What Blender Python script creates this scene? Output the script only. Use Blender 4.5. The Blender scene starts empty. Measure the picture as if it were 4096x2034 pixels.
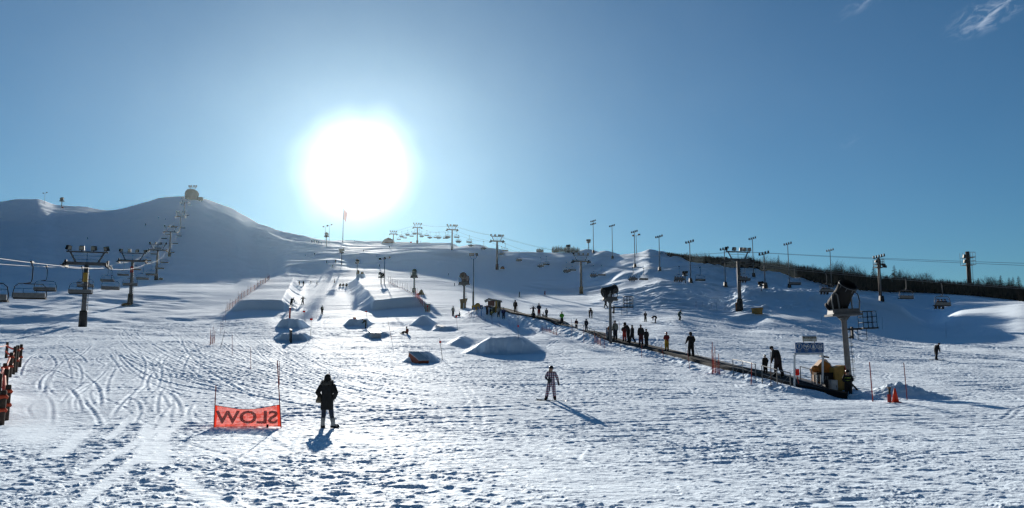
import bpy, bmesh, math, random
import numpy as np
from mathutils import Vector, Matrix

random.seed(11)
RS = np.random.RandomState(5)
F = 3215.0; CX, CY = 2048.0, 1017.0; PITCH = math.radians(7.2); CAMZ = 2.2
SP, CP = math.sin(PITCH), math.cos(PITCH)
scene = bpy.context.scene
col = scene.collection

# ------------------------------------------------------------------ view geometry
def ray(px, py):
    """direction (a, 1, t) of a photo position: a = x/y, t = (z-CAMZ)/y"""
    u = (px-CX)/F; v = (CY-py)/F
    dy = CP - v*SP
    return u/dy, (SP + v*CP)/dy
SUN_A, SUN_T = ray(1447, 682)
SUN = Vector((SUN_A, 1.0, SUN_T)).normalized()
SUN_EL = math.asin(SUN.z); SUN_AZ = math.atan2(SUN.x, SUN.y)

# ------------------------------------------------------------------ terrain
def pchip(x, y, xq):
    x = np.asarray(x, float); y = np.asarray(y, float)
    h = np.diff(x); d = np.diff(y)/h
    m = np.zeros_like(y)
    if len(x) > 2:
        w1 = 2*h[1:]+h[:-1]; w2 = h[1:]+2*h[:-1]
        ok = d[:-1]*d[1:] > 0
        with np.errstate(divide='ignore', invalid='ignore'):
            hm = (w1+w2)/(w1/d[:-1] + w2/d[1:])
        m[1:-1] = np.where(ok, hm, 0.0)
    m[0] = d[0]; m[-1] = d[-1]
    xq = np.clip(xq, x[0], x[-1])
    i = np.clip(np.searchsorted(x, xq, side='right')-1, 0, len(x)-2)
    t = (xq-x[i])/h[i]
    return ((2*t**3-3*t**2+1)*y[i] + (t**3-2*t**2+t)*h[i]*m[i]
            + (-2*t**3+3*t**2)*y[i+1] + (t**3-t**2)*h[i]*m[i+1])

NEAR = [(2, 0.0), (10, -0.03), (18, -0.06), (26, -0.10)]     # (distance, height above datum)
def hillside(px, ridge, yr):      # left hill: gentle run-out, then the steep shaded face up to the ridge
    return [(60, 1432), (90, 1347), (118, 1306), (148, 1252), (178, 1210), (198, 1174)], (yr, ridge)
def face(Y1, py1, pyc, bands=()):
    """a concave bank whose foot is where the shadow of its crest ends; bands = rows of small lit benches on it"""
    t1 = ray(2048, py1)[1]; out = [(Y1, py1)]
    for s in (0.1, 0.22, 0.34, 0.46, 0.58, 0.7, 0.8, 0.9, 1.0):
        py = py1+(pyc-py1)*s; t = ray(2048, py)[1]
        f = 1.0+0.055*math.sin(math.pi*s)**0.7 if s < 1 else 0.996
        for b in bands:
            if abs(py-b) < 6.5: f = 0.985
        Y = f*(SUN_T-t1)*Y1/(SUN_T-t)
        if Y > out[-1][0]+0.8: out.append((Y, py))
    return out
def up(pts, *more):
    out = list(pts)
    for dy, py in more: out.append((out[-1][0]+dy, py))
    return out
COLS = []
def column(px, pts, extra=None, back=None, near34=0.3):
    """pts = [(distance, photo row)], converted to height; the hidden back side falls away"""
    out = [(Y, ray(px, 1300)[0], z) for Y, z in NEAR] 
    if pts[0][0] > 36: out.append((34, ray(px, 1300)[0], near34))
    for Y, py in pts:
        a, t = ray(px, py); out.append((Y, a, CAMZ + Y*t))
    if extra:
        a0, z0, Y0 = out[-1][1], out[-1][2], out[-1][0]
        Yr, pyr = extra
        ar, tr = ray(px, pyr); zr = CAMZ+Yr*tr
        for s in (0.15, 0.3, 0.5, 0.7, 0.86):
            g = s + 0.10*math.sin(math.pi*2*(s-0.5))*0.55 - 0.05*math.sin(math.pi*s)
            out.append((Y0+(Yr-Y0)*s, a0+(ar-a0)*s, z0+(zr-z0)*g))
        out.append((Yr, ar, zr))
    Yl, al, zl = out[-1]
    drop = 0 if back is None else back
    out += [(Yl+14, al, zl+0.6-drop*0.2), (Yl+45, al, zl-4-drop), (Yl+160, al, zl-24-drop), (3200, al, -10)]
    COLS.append(out)

for px, rp, yr in [(-900, 830, 600), (-500, 800, 600), (-200, 820, 600), (0, 813, 600), (70, 804, 600), (140, 803, 602), (225, 826, 598), (330, 834, 595),
                   (440, 847, 592), (500, 838, 600), (570, 818, 612), (650, 798, 628), (720, 793, 640), (790, 796, 645), (850, 812, 640)]:
    p, e = hillside(px, rp, yr); column(px, p, e)
column(930, [(60, 1434), (90, 1348), (118, 1302), (148, 1248), (180, 1203), (203, 1166)], (612, 842))
column(1010, [(60, 1440), (90, 1352), (118, 1294), (148, 1243), (181, 1196), (210, 1156), (226, 1138), (238, 1128)], (565, 886))
column(1070, [(60, 1444), (90, 1353), (118, 1290), (148, 1243), (181, 1193), (215, 1152), (250, 1122)], (525, 910))
column(1150, [(62, 1446), (95, 1345), (118, 1298), (148, 1247), (181, 1194), (215, 1152), (250, 1120), (290, 1082), (330, 1046), (360, 1022), (400, 988), (440, 960)], (490, 932))
column(1240, [(62, 1448), (97, 1340), (118, 1300), (148, 1250), (181, 1196), (225, 1147), (260, 1114), (292, 1080), (318, 1047), (338, 1041), (372, 1004), (400, 993), (430, 972)], (480, 952))
column(1330, [(64, 1446), (100, 1337), (118, 1301), (148, 1251), (181, 1196), (225, 1146), (262, 1108), (300, 1060), (322, 1042), (338, 1036), (374, 1004), (400, 994), (440, 976), (480, 966)])
column(1420, [(64, 1446), (100, 1337), (118, 1301), (148, 1251), (181, 1196), (225, 1146), (262, 1106)]+up(face(288, 1078, 1018), (18, 1010), (30, 1000), (50, 984), (50, 968)))
column(1500, [(64, 1445), (100, 1336), (118, 1300), (148, 1251), (181, 1195), (225, 1145), (250, 1118), (270, 1097)]+up(face(285, 1082, 1014), (18, 1008), (30, 996), (55, 984), (60, 972)))
column(1600, [(64, 1445), (100, 1336), (118, 1300), (140, 1258), (170, 1208), (205, 1166), (240, 1130), (262, 1108)]+up(face(274, 1096, 1013), (18, 1006), (34, 994), (50, 983), (60, 974)))
column(1700, [(64, 1445), (100, 1337), (120, 1294), (137, 1262), (160, 1222), (190, 1186), (230, 1145)]+up(face(263, 1110, 1012), (18, 1006), (34, 994), (50, 983), (50, 976)))
column(1800, [(66, 1438), (100, 1335), (120, 1290), (137, 1261), (160, 1222), (190, 1188), (230, 1150)]+up(face(260, 1121, 1014), (14, 1008), (30, 998), (40, 983), (25, 977)))
column(1900, [(68, 1430), (100, 1330), (114, 1296), (128, 1258), (160, 1221), (200, 1188), (235, 1156)]+up(face(256, 1134, 1017), (12, 1013), (30, 986), (12, 982)))
column(2000, [(70, 1424), (92, 1352), (112, 1298), (124, 1266), (160, 1228), (200, 1199), (230, 1174)]+up(face(250, 1152, 1024, (1060,)), (14, 1018), (24, 1002)))
column(2100, [(60, 1460), (90, 1358), (110, 1304), (122, 1278), (140, 1256), (165, 1237), (200, 1210), (225, 1190)]+up(face(243, 1170, 1040, (1056,)), (10, 1034), (26, 1008)))
column(2200, [(55, 1480), (80, 1385), (100, 1324), (118, 1290), (140, 1262), (180, 1228), (215, 1198)]+up(face(238, 1178, 1050), (9, 1046), (26, 1016), (10, 1011)))
column(2300, [(50, 1500), (75, 1402), (92, 1344), (112, 1300), (140, 1265), (180, 1228), (215, 1197)]+up(face(236, 1180, 1054), (8, 1050), (26, 1010), (6, 1004)))
column(2345, [(50, 1502), (75, 1400), (90, 1348), (112, 1302), (140, 1266), (180, 1228), (215, 1196)]+up(face(234, 1180, 1060), (8, 1056), (26, 1012), (8, 997)))
column(2420, [(50, 1502), (72, 1410), (85, 1366), (110, 1307), (140, 1268), (175, 1226), (205, 1190)]+up(face(228, 1174, 1094), (12, 1088), (24, 1050), (16, 1010), (6, 1006)))
column(2500, [(48, 1512), (66, 1432), (78, 1386), (105, 1316), (140, 1272), (170, 1226), (196, 1188)]+up(face(212, 1172, 1092), (14, 1084), (30, 1036), (18, 1017)))
column(2550, [(48, 1512), (64, 1440), (75, 1398), (105, 1318), (140, 1272), (165, 1230), (186, 1200)]+up(face(206, 1172, 1088), (12, 1081), (30, 1034), (18, 1012)))
column(2600, [(48, 1514), (61, 1452), (72, 1410), (100, 1330), (130, 1280), (158, 1238), (180, 1206)]+up(face(200, 1166, 1078), (10, 1070), (36, 1010), (8, 998)))
column(2650, [(47, 1522), (60, 1460), (72, 1412), (100, 1330), (125, 1283), (152, 1243), (176, 1206)]+face(200, 1156, 1006))
column(2700, [(47, 1524), (58, 1470), (75, 1402), (100, 1332), (122, 1284), (150, 1245), (175, 1206)]+face(204, 1148, 1027))
column(2800, [(46, 1532), (56, 1482), (75, 1406), (100, 1338), (125, 1294), (150, 1252), (178, 1206)]+face(208, 1146, 1046))
column(2900, [(45, 1542), (54, 1496), (76, 1408), (105, 1340), (135, 1292), (158, 1252), (186, 1206)]+face(218, 1148, 1063))
column(3000, [(44, 1552), (51, 1514), (76, 1416), (108, 1345), (140, 1292)]+up(face(146, 1256, 1168), (12, 1162), (22, 1154))+face(222, 1144, 1069))
column(3100, [(43, 1566), (48, 1536), (60, 1478), (80, 1412), (110, 1348), (130, 1304)]+up(face(142, 1268, 1166), (11, 1160), (20, 1162))+face(226, 1150, 1081))
column(3220, [(42, 1584), (48, 1548), (60, 1486), (80, 1420), (110, 1356), (128, 1314)]+up(face(140, 1281, 1169), (11, 1162), (24, 1176), (40, 1150))+[(305, 1114)])
column(3350, [(42, 1604), (50, 1548), (60, 1496), (80, 1427), (110, 1364), (126, 1332)]+up(face(140, 1299, 1182), (10, 1175), (20, 1192), (40, 1168))+[(340, 1146)])
column(3480, [(42, 1606), (52, 1540), (62, 1494), (80, 1433), (110, 1374), (128, 1340)]+up(face(142, 1311, 1202), (9, 1195), (18, 1212), (44, 1190))+[(350, 1160)])
column(3600, [(42, 1606), (54, 1530), (64, 1490), (80, 1439), (110, 1384), (132, 1348)]+up(face(148, 1320, 1231), (8, 1223), (20, 1240), (66, 1206))+[(352, 1165)])
column(3720, [(42, 1606), (54, 1532), (64, 1493), (80, 1444), (110, 1389), (140, 1348), (162, 1322), (188, 1306), (208, 1286), (228, 1262), (246, 1247), (262, 1238), (284, 1206), (352, 1168)])
column(3850, [(42, 1606), (55, 1530), (80, 1449), (110, 1394), (138, 1356), (155, 1334), (168, 1314), (177, 1294), (190, 1258), (202, 1242), (210, 1235), (262, 1206), (330, 1176)])
column(3940, [(42, 1606), (55, 1531), (80, 1452), (110, 1396), (138, 1354), (152, 1330), (163, 1306), (174, 1278), (188, 1244), (200, 1228), (208, 1222), (264, 1206), (332, 1184)])
column(4000, [(42, 1606), (55, 1532), (80, 1454), (110, 1398), (136, 1356), (149, 1328), (160, 1300), (172, 1268), (187, 1236), (199, 1221), (207, 1216), (268, 1206), (332, 1190)])
column(4096, [(42, 1606), (55, 1534), (80, 1456), (108, 1402), (124, 1376), (137, 1345), (149, 1308), (161, 1272), (175, 1240), (189, 1217), (199, 1210), (268, 1210), (332, 1200)])
column(4500, [(42, 1608), (55, 1538), (80, 1462), (106, 1408), (118, 1384), (130, 1350), (144, 1300), (158, 1256), (174, 1220), (192, 1196), (262, 1200), (310, 1196)])
column(5000, [(42, 1612), (55, 1545), (80, 1470), (110, 1416), (140, 1380), (165, 1350), (190, 1322), (215, 1260), (240, 1216), (262, 1210), (280, 1200)])

# dense lookup grid over (log distance, a)
LY = np.concatenate([np.linspace(math.log(2.0), math.log(11.5), 60)[:-1], np.linspace(math.log(11.5), math.log(690), 1540), np.linspace(math.log(690), math.log(3200), 60)[1:]])
GY = np.exp(LY)
GA = np.linspace(-1.0, 1.0, 1601)
ZC = np.stack([pchip([p[0] for p in c], [p[2] for p in c], GY) for c in COLS])
AC = np.stack([pchip([p[0] for p in c], [p[1] for p in c], GY) for c in COLS])
BASE = np.empty((len(GY), len(GA)))
for r in range(len(GY)):
    BASE[r] = pchip(AC[:, r], ZC[:, r], GA)

def lut(G, x, y):
    ly = np.log(np.clip(y, 2.01, 3190)); a = np.clip(x/np.maximum(y, 2.0), -0.999, 0.999)
    fi = np.interp(ly, LY, np.arange(len(LY))); fj = (a+1.0)/2.0*(len(GA)-1)
    i = np.clip(fi.astype(int), 0, len(LY)-2); j = np.clip(fj.astype(int), 0, len(GA)-2)
    u = fi-i; v = fj-j
    return (G[i, j]*(1-u)*(1-v)+G[i+1, j]*u*(1-v)+G[i, j+1]*(1-u)*v+G[i+1, j+1]*u*v)
def base_h(x, y): return lut(BASE, np.asarray(x, float), np.asarray(y, float))

def march(px, py, hf, y0=8.0, y1=760.0):
    a, t = ray(px, py)
    ys = np.exp(np.linspace(math.log(y0), math.log(y1), 5000))
    zs = CAMZ + ys*t
    hs = hf(ys*a, ys)
    hit = np.nonzero(hs >= zs)[0]
    k = hit[0] if len(hit) else len(ys)-1
    if k > 0:
        d1 = zs[k-1]-hs[k-1]; d2 = zs[k]-hs[k]
        w = d1/(d1-d2) if d1 != d2 else 0
        Y = ys[k-1]+(ys[k]-ys[k-1])*min(max(w, 0), 1)
    else: Y = ys[0]
    return a*Y, Y

def sst(e0, e1, x):
    t = np.clip((x-e0)/(e1-e0), 0, 1); return t*t*(3-2*t)

# value noise (periodic table, smooth)
TAB = RS.rand(256, 256).astype(np.float32)
def vnoise(x, y):
    xi = np.floor(x).astype(int); yi = np.floor(y).astype(int)
    u = x-xi; v = y-yi; u = u*u*(3-2*u); v = v*v*(3-2*v)
    x0 = xi & 255; x1 = (xi+1) & 255; y0 = yi & 255; y1 = (yi+1) & 255
    return (TAB[x0, y0]*(1-u)*(1-v)+TAB[x1, y0]*u*(1-v)+TAB[x0, y1]*(1-u)*v+TAB[x1, y1]*u*v)*2-1
def fbm(x, y, n=4, g=0.5):
    s = 0; a = 1.0
    for k in range(n):
        s = s + a*vnoise(x*2**k+17.3*k, y*2**k+9.1*k); a *= g
    return s

# shaped snow: mounds, jump, half pipe, banks   (all as heights added to the base)
MOUNDS = []
def mound(pxc, pyb, pyt, pxl, pxr, front=0.7, top=2.0, backl=5.0, edge=0.9, skew=0.0, sag=0.0, hmul=1.0):
    """a shaped pile whose steep side faces down the hill"""
    x, y = march(pxc, pyb, base_h)
    h = (pyb-pyt)/F*y*hmul
    w0 = (pxl-pxc)/F*y; w1 = (pxr-pxc)/F*y
    MOUNDS.append((x, y, h, w0, w1, front, top, backl, edge, skew, sag))
mound(1152, 1318, 1282, 1098, 1206, top=1.6, backl=5)
mound(1160, 1362, 1337, 1088, 1229, top=1.2, backl=4, skew=-0.1)
mound(1422, 1308, 1283, 1370, 1472, top=1.5, backl=5)
mound(1500, 1348, 1335, 1444, 1557, top=1.2, backl=4)
mound(1682, 1310, 1271, 1634, 1728, front=3.0, top=1.0, backl=5, edge=2.0)
mound(1778, 1327, 1312, 1724, 1832, top=1.0, backl=4, edge=1.2)
mound(1690, 1452, 1416, 1606, 1752, front=0.9, top=1.0, backl=4, edge=1.2)
mound(2020, 1421, 1360, 1866, 2172, front=1.5, top=1.8, backl=11, edge=2.4, sag=0.10)
mound(1830, 1385, 1357, 1790, 1884, front=1.6, top=1.5, backl=6, edge=1.5)
mound(1437, 1130, 1099, 1419, 1456, front=0.5, top=2.5, backl=2, edge=0.5)
mound(505, 1224, 1213, 470, 560, front=1.2, top=1.0, backl=4, edge=2.0)
PIPE_A = np.array(march(1315, 1247, base_h)); 
PIPE_B = np.array([ray(1300, 1122)[0]*228.0, 228.0])
PIPE_D = (PIPE_B-PIPE_A); PIPE_L = float(np.hypot(*PIPE_D)); PIPE_D = PIPE_D/PIPE_L
# magic carpet line (photo column, row) from its lower end up to the hut
CARPET_PX = [(3392, 1598), (3200, 1572), (3110, 1536), (2900, 1492), (2765, 1452), (2600, 1408), (2450, 1376), (2300, 1340), (2200, 1314), (2060, 1284), (1985, 1262), (1930, 1252)]
CARPET = [march(px, py, base_h) for px, py in CARPET_PX]
def carpet_dist(x, y):
    best = np.full(np.shape(x), 1e9); side = np.zeros(np.shape(x)); prog = np.zeros(np.shape(x))
    n = len(CARPET)-1
    for k in range(n):
        (x0, y0), (x1, y1) = CARPET[k], CARPET[k+1]
        dx, dy = x1-x0, y1-y0; L2 = dx*dx+dy*dy
        t = np.clip(((x-x0)*dx+(y-y0)*dy)/L2, 0, 1)
        ex, ey = x-(x0+dx*t), y-(y0+dy*t)
        d = np.hypot(ex, ey); c = (dx*ey-dy*ex)/math.sqrt(L2)
        m = d < best
        best = np.where(m, d, best); side = np.where(m, c, side); prog = np.where(m, (k+t)/n, prog)
    return best, side, prog
CARPET_W = 0.62

def shapes(x, y):
    h = np.zeros(np.shape(x))
    for (mx, my, mh, w0, w1, fr, tp, bk, ed, sk, sag) in MOUNDS:
        w = x-mx; s = y-my + 0.22*fbm(x*1.3, y*1.3, 3) - sk*w
        m = (w > w0-ed) & (w < w1+ed) & (s > -fr) & (s < fr+tp+bk+1)
        if not m.any(): continue
        ww, ss = w[m], s[m]
        lat = sst(w0-ed*0.3, w0+ed, ww)*(1-sst(w1-ed, w1+ed*0.3, ww))
        wn = (ww-w0)/(w1-w0)
        prof = sst(0, fr, ss)*(1-sst(fr+tp, fr+tp+bk, ss))
        h[m] = np.maximum(h[m], (mh*1.06+0.05*fbm(x[m]*1.1, y[m]*1.1, 3))*lat*prof*(1-sag*np.sin(np.pi*np.clip(wn, 0, 1))**2*0+sag*(wn-0.5)))
    # half pipe
    rx, ry = x-PIPE_A[0], y-PIPE_A[1]
    s = rx*PIPE_D[0]+ry*PIPE_D[1]; w = rx*PIPE_D[1]-ry*PIPE_D[0]
    m = (s > -3) & (s < PIPE_L+30) & (np.abs(w) < 24)
    if m.any():
        sm, wm = s[m], w[m]
        aw = np.abs(wm)
        hd = 2.05+0.25*vnoise(sm*0.08, wm*0)
        flute = 0.10*vnoise(sm*1.1-aw*0.5, wm*0.15)*sst(5.0, 6.5, aw)*(1-sst(8.0, 9.0, aw))
        wall = np.clip((aw-4.2)/(8.6-4.2), 0, 1)**2.0
        deck = np.where(wm > 0, 1-sst(16.4, 19.5, aw), 1-sst(15.8, 18.2, aw))
        fx = np.where(aw > 8.0, sst(0.0, 0.9, sm+0.15*vnoise(wm*0.9, sm*0)), sst(-1.0, 5.0, sm))
        tail = 1-sst(PIPE_L-1.0, PIPE_L+14, sm)
        h[m] = np.maximum(h[m], (hd*wall+flute)*deck*fx*tail)
    # raised berm behind the post fence on the far left
    a_ = x/np.maximum(y, 1.0)
    h += 1.25*sst(27.5, 33.0, y+1.2*vnoise(x*0.5, y*0.3))*(1-sst(44, 70, y))*(1-sst(-0.76, -0.59, a_+0.008*vnoise(y*0.6, x*0.1)))
    # bank under the carpet
    m = (y > 30) & (y < 150) & (x > -12) & (x < 30)
    if m.any():
        d, sd, pr = carpet_dist(x[m], y[m])
        left = sd > 0
        bh = np.where(left, 0.28+0.85*sst(0.45, 0.85, pr), 0.22+0.12*pr)
        wid = np.where(left, 1.4+1.6*sst(0.4, 0.85, pr), 1.2)
        up = bh*(1-sst(CARPET_W, CARPET_W+wid, d + 0.18*fbm(x[m]*1.3, y[m]*1.3, 3)))
        up = up*sst(0.0, 0.06, pr)*(1-sst(0.97, 1.0, pr)*0.4)
        chunks = 0.10*np.maximum(0, fbm(x[m]*2.2, y[m]*2.2, 3))*(1-sst(1.0, 3.5, d))*sst(CARPET_W, CARPET_W+0.3, d)
        h[m] += up+chunks
    # ploughed lumps right of the carpet's foot
    for (px, py, hh, rx_, ry_) in [(3462, 1596, 0.30, 0.9, 1.2), (3540, 1592, 0.16, 0.9, 1.2), (3632, 1592, 0.52, 0.95, 1.3), (3705, 1597, 0.26, 1.5, 1.2), (3420, 1602, 0.22, 0.7, 1.0), (3780, 1600, 0.10, 1.3, 1.0)]:
        cx, cy = march(px, py, base_h); cy += 1.4
        r2 = ((x-cx)/rx_)**2+((y-cy)/ry_)**2
        m = r2 < 4
        if m.any():
            h[m] += hh*np.exp(-r2[m]*1.3)*(1+0.30*np.abs(fbm(x[m]*2.6, y[m]*2.6, 3, 0.6)))
    return h

def shape_hf(x, y):
    x = np.asarray(x, float); y = np.asarray(y, float)
    return base_h(x, y)+shapes(x, y)

# ski tracks carved in a raster of the near slope
TX0, TX1, TY0, TY1, TS = -70.0, 70.0, 10.0, 150.0, 0.05
TN = (int((TX1-TX0)/TS), int((TY1-TY0)/TS))
TRK = np.zeros(TN, np.float32)
def carve(pts, width=0.10, depth=0.035, lip=0.5):
    pts = np.asarray(pts)
    seg = np.hypot(*np.diff(pts, axis=0).T); L = np.concatenate([[0], np.cumsum(seg)])
    n = int(L[-1]/0.04)
    if n < 4: return
    q = np.linspace(0, L[-1], n)
    X = np.interp(q, L, pts[:, 0]); Y = np.interp(q, L, pts[:, 1])
    dx = np.gradient(X); dy = np.gradient(Y); l = np.hypot(dx, dy)+1e-9
    nx, ny = -dy/l, dx/l
    fade = np.clip(np.minimum(q, L[-1]-q)/3.0, 0, 1)
    for o in np.arange(-2.2, 2.21, 0.3):
        pr = -math.exp(-(o*1.5)**2) + lip*math.exp(-((o-1.35)*2.2)**2) + lip*0.45*math.exp(-((o+1.4)*2.2)**2)
        ix = ((X+nx*o*width-TX0)/TS).astype(int); iy = ((Y+ny*o*width-TY0)/TS).astype(int)
        ok = (ix >= 0) & (ix < TN[0]) & (iy >= 0) & (iy < TN[1])
        v = (pr*depth*fade[ok]).astype(np.float32)
        cur = TRK[ix[ok], iy[ok]]
        TRK[ix[ok], iy[ok]] = np.where(np.abs(v) > np.abs(cur), v, cur)
tr = random.Random(3)
def rnd_track(x, y, ang, length, curv, amp):
    pts = []; s = 0; ph = tr.uniform(0, 6.28); lam = tr.uniform(9, 22)
    while s < length:
        pts.append((x, y)); aa = ang+amp*math.sin(2*math.pi*s/lam+ph); s += 0.3
        x += math.sin(aa)*0.3; y -= math.cos(aa)*0.3; ang += curv*0.3
    return pts
for k in range(800):
    y = tr.uniform(16, 148)**1.0; x = tr.uniform(-0.62, 0.62)*y
    left = x < -0.1*y
    ang = tr.gauss(0.5 if x > -0.12*y else -0.15, 0.55)
    if y < 45: ang = tr.gauss(1.2 if x > -3 else 0.2, 0.5)
    t_ = rnd_track(x, y, ang, tr.uniform(7, 38), tr.gauss(0, 0.012), tr.choice([0.0, 0.15, 0.5, 0.8]))
    wd = max(0.075, 0.0014*y)
    dp = tr.uniform(0.012, 0.030)*(0.7+y/100)
    carve(t_, wd, dp, tr.uniform(0.3, 0.9))
    if tr.random() < 0.55:
        o = tr.uniform(0.18, 0.45)
        carve([(px_+o, py_+0.05) for px_, py_ in t_], wd, dp, 0.5)
# dense crossing traffic in the middle distance
for k in range(260):
    y = tr.uniform(24, 62); x = tr.uniform(-0.5, 0.35)*y
    carve(rnd_track(x, y, tr.gauss(1.25, 0.22), tr.uniform(8, 30), tr.gauss(0.0, 0.006), 0.04), 0.08, tr.uniform(0.008, 0.02), 0.7)
# the criss-crossed run-out on the left
for k in range(420):
    y = tr.uniform(24, 78); x = tr.uniform(-0.56, -0.05)*y
    t_ = rnd_track(x, y, tr.choice([tr.gauss(0.1, 0.3), tr.gauss(0.9, 0.3), tr.gauss(-0.8, 0.3)]), tr.uniform(6, 26), tr.gauss(0, 0.05), tr.choice([0.0, 0.3, 0.7]))
    carve(t_, max(0.05, 0.0013*y), tr.uniform(0.014, 0.034), 1.3)
# long carved arcs and machine lanes, laid out from where they cross the slope in the photograph
SMO = np.zeros(TN, np.float32); YS_ = np.exp(np.linspace(math.log(11), math.log(150), 400))
def ground_curve(P, n=40):
    out = []
    for k in range(n):
        t = k/(n-1)
        if len(P) == 3: q = [(1-t)**2*P[0][i]+2*t*(1-t)*P[1][i]+t*t*P[2][i] for i in (0, 1)]
        else: q = [(1-t)**3*P[0][i]+3*t*(1-t)**2*P[1][i]+3*t*t*(1-t)*P[2][i]+t**3*P[3][i] for i in (0, 1)]
        a, tt = ray(q[0], q[1]); hh = base_h(YS_*a, YS_)-(CAMZ+YS_*tt); kk = int(np.argmax(hh >= 0)); Y = YS_[kk]
        if kk > 0: Y = YS_[kk-1]+(YS_[kk]-YS_[kk-1])*hh[kk-1]/(hh[kk-1]-hh[kk])
        out.append((a*Y, Y))
    return out
def lane(pts, half):
    pts = np.asarray(pts); seg = np.hypot(*np.diff(pts, axis=0).T); L_ = np.concatenate([[0], np.cumsum(seg)]); n = max(4, int(L_[-1]/0.04)); q = np.linspace(0, L_[-1], n)
    X = np.interp(q, L_, pts[:, 0]); Y = np.interp(q, L_, pts[:, 1]); dx = np.gradient(X); dy = np.gradient(Y); l = np.hypot(dx, dy)+1e-9
    for o in np.arange(-half, half+.01, 0.035):
        ix = ((X-dy/l*o-TX0)/TS).astype(int); iy = ((Y+dx/l*o-TY0)/TS).astype(int); ok = (ix >= 0) & (ix < TN[0]) & (iy >= 0) & (iy < TN[1])
        SMO[ix[ok], iy[ok]] = np.maximum(SMO[ix[ok], iy[ok]], 1-abs(o/half)**3*0.8)
for P in [[(690, 1690), (560, 1760), (320, 1900)], [(760, 1660), (610, 1790), (300, 2030)], [(600, 1690), (575, 1760), (590, 1850)], [(660, 1670), (640, 1740), (645, 1870)], [(330, 1720), (300, 1790), (190, 1830)], [(700, 1890), (760, 1940), (900, 2040)], [(560, 1640), (480, 1720), (430, 1760)]]:
    c = ground_curve(P); lane(c, tr.uniform(0.13, 0.24)); carve(c, 0.10, 0.018, 0.9)
for k in range(70):      # sweeping turns out of the park towards the right
    x0 = tr.uniform(420, 1150); y0 = 1310+tr.uniform(0, 110); x1 = x0+tr.uniform(60, 260); y1 = y0+tr.uniform(90, 160); x2 = x1+tr.uniform(250, 800); y2 = y1+tr.uniform(30, 110)
    carve(ground_curve([(x0, y0), (x1-40, y1-30), (x1+120, y1+20), (x2, y2)]), tr.uniform(0.06, 0.11), tr.uniform(0.03, 0.06), 1.1)
for k in range(60):      # loops on the left
    x0 = tr.uniform(180, 800); y0 = tr.uniform(1380, 1600); s = tr.choice([-1, 1])
    carve(ground_curve([(x0, y0), (x0+s*tr.uniform(20, 120), y0+tr.uniform(10, 60)), (x0+s*tr.uniform(-40, 140), y0+tr.uniform(60, 150))], 24), tr.uniform(0.06, 0.10), tr.uniform(0.03, 0.055), 1.2)
for k in range(50):      # crossing lines on the right hand slope
    x0 = tr.uniform(1500, 2500); y0 = tr.uniform(1400, 1520); x2 = x0+tr.uniform(400, 1000); y2 = y0+tr.uniform(60, 150)
    carve(ground_curve([(x0, y0), (x0+tr.uniform(100, 260), y0+tr.uniform(50, 110)), (x2, y2)]), tr.uniform(0.06, 0.10), tr.uniform(0.02, 0.045), 0.9)
# two ruts at the very front and footprints beside the banner
for pts in ([(4.1, 14.6), (4.4, 15.4), (5.1, 16.0), (5.9, 16.3)], [(5.4, 15.1), (5.7, 15.8), (6.4, 16.3)]):
    carve(pts, 0.13, 0.07, 0.8)
for k in range(26):
    x = -9.0+k*0.42; y = 33.5-k*0.16+0.12*(k % 2)
    carve([(x, y), (x+0.16, y-0.02), (x+0.3, y-0.06)], 0.08, 0.06, 0.4)

for _ in range(2):
    TRK[1:-1, :] = 0.25*TRK[:-2, :]+0.5*TRK[1:-1, :]+0.25*TRK[2:, :]
    TRK[:, 1:-1] = 0.25*TRK[:, :-2]+0.5*TRK[:, 1:-1]+0.25*TRK[:, 2:]
def track_h(x, y):
    fx = (x-TX0)/TS; fy = (y-TY0)/TS
    ok = (fx > 1) & (fx < TN[0]-2) & (fy > 1) & (fy < TN[1]-2)
    out = np.zeros(np.shape(x))
    fx = fx[ok]; fy = fy[ok]; i = fx.astype(int); j = fy.astype(int); u = fx-i; v = fy-j
    out[ok] = TRK[i, j]*(1-u)*(1-v)+TRK[i+1, j]*u*(1-v)+TRK[i, j+1]*(1-u)*v+TRK[i+1, j+1]*u*v
    return out

def smooth_h(x, y):
    i = np.clip(((x-TX0)/TS).astype(int), 0, TN[0]-1); j = np.clip(((y-TY0)/TS).astype(int), 0, TN[1]-1)
    return np.where((x > TX0) & (x < TX1) & (y > TY0) & (y < TY1), SMO[i, j], 0)
def groomed(x, y):      # a smooth untouched strip on the far left
    a = x/np.maximum(y, 1)
    c = -0.585-0.0*y
    return np.exp(-((a-c)/0.05)**2)*sst(18, 24, y)*(1-sst(33, 40, y))

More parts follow.
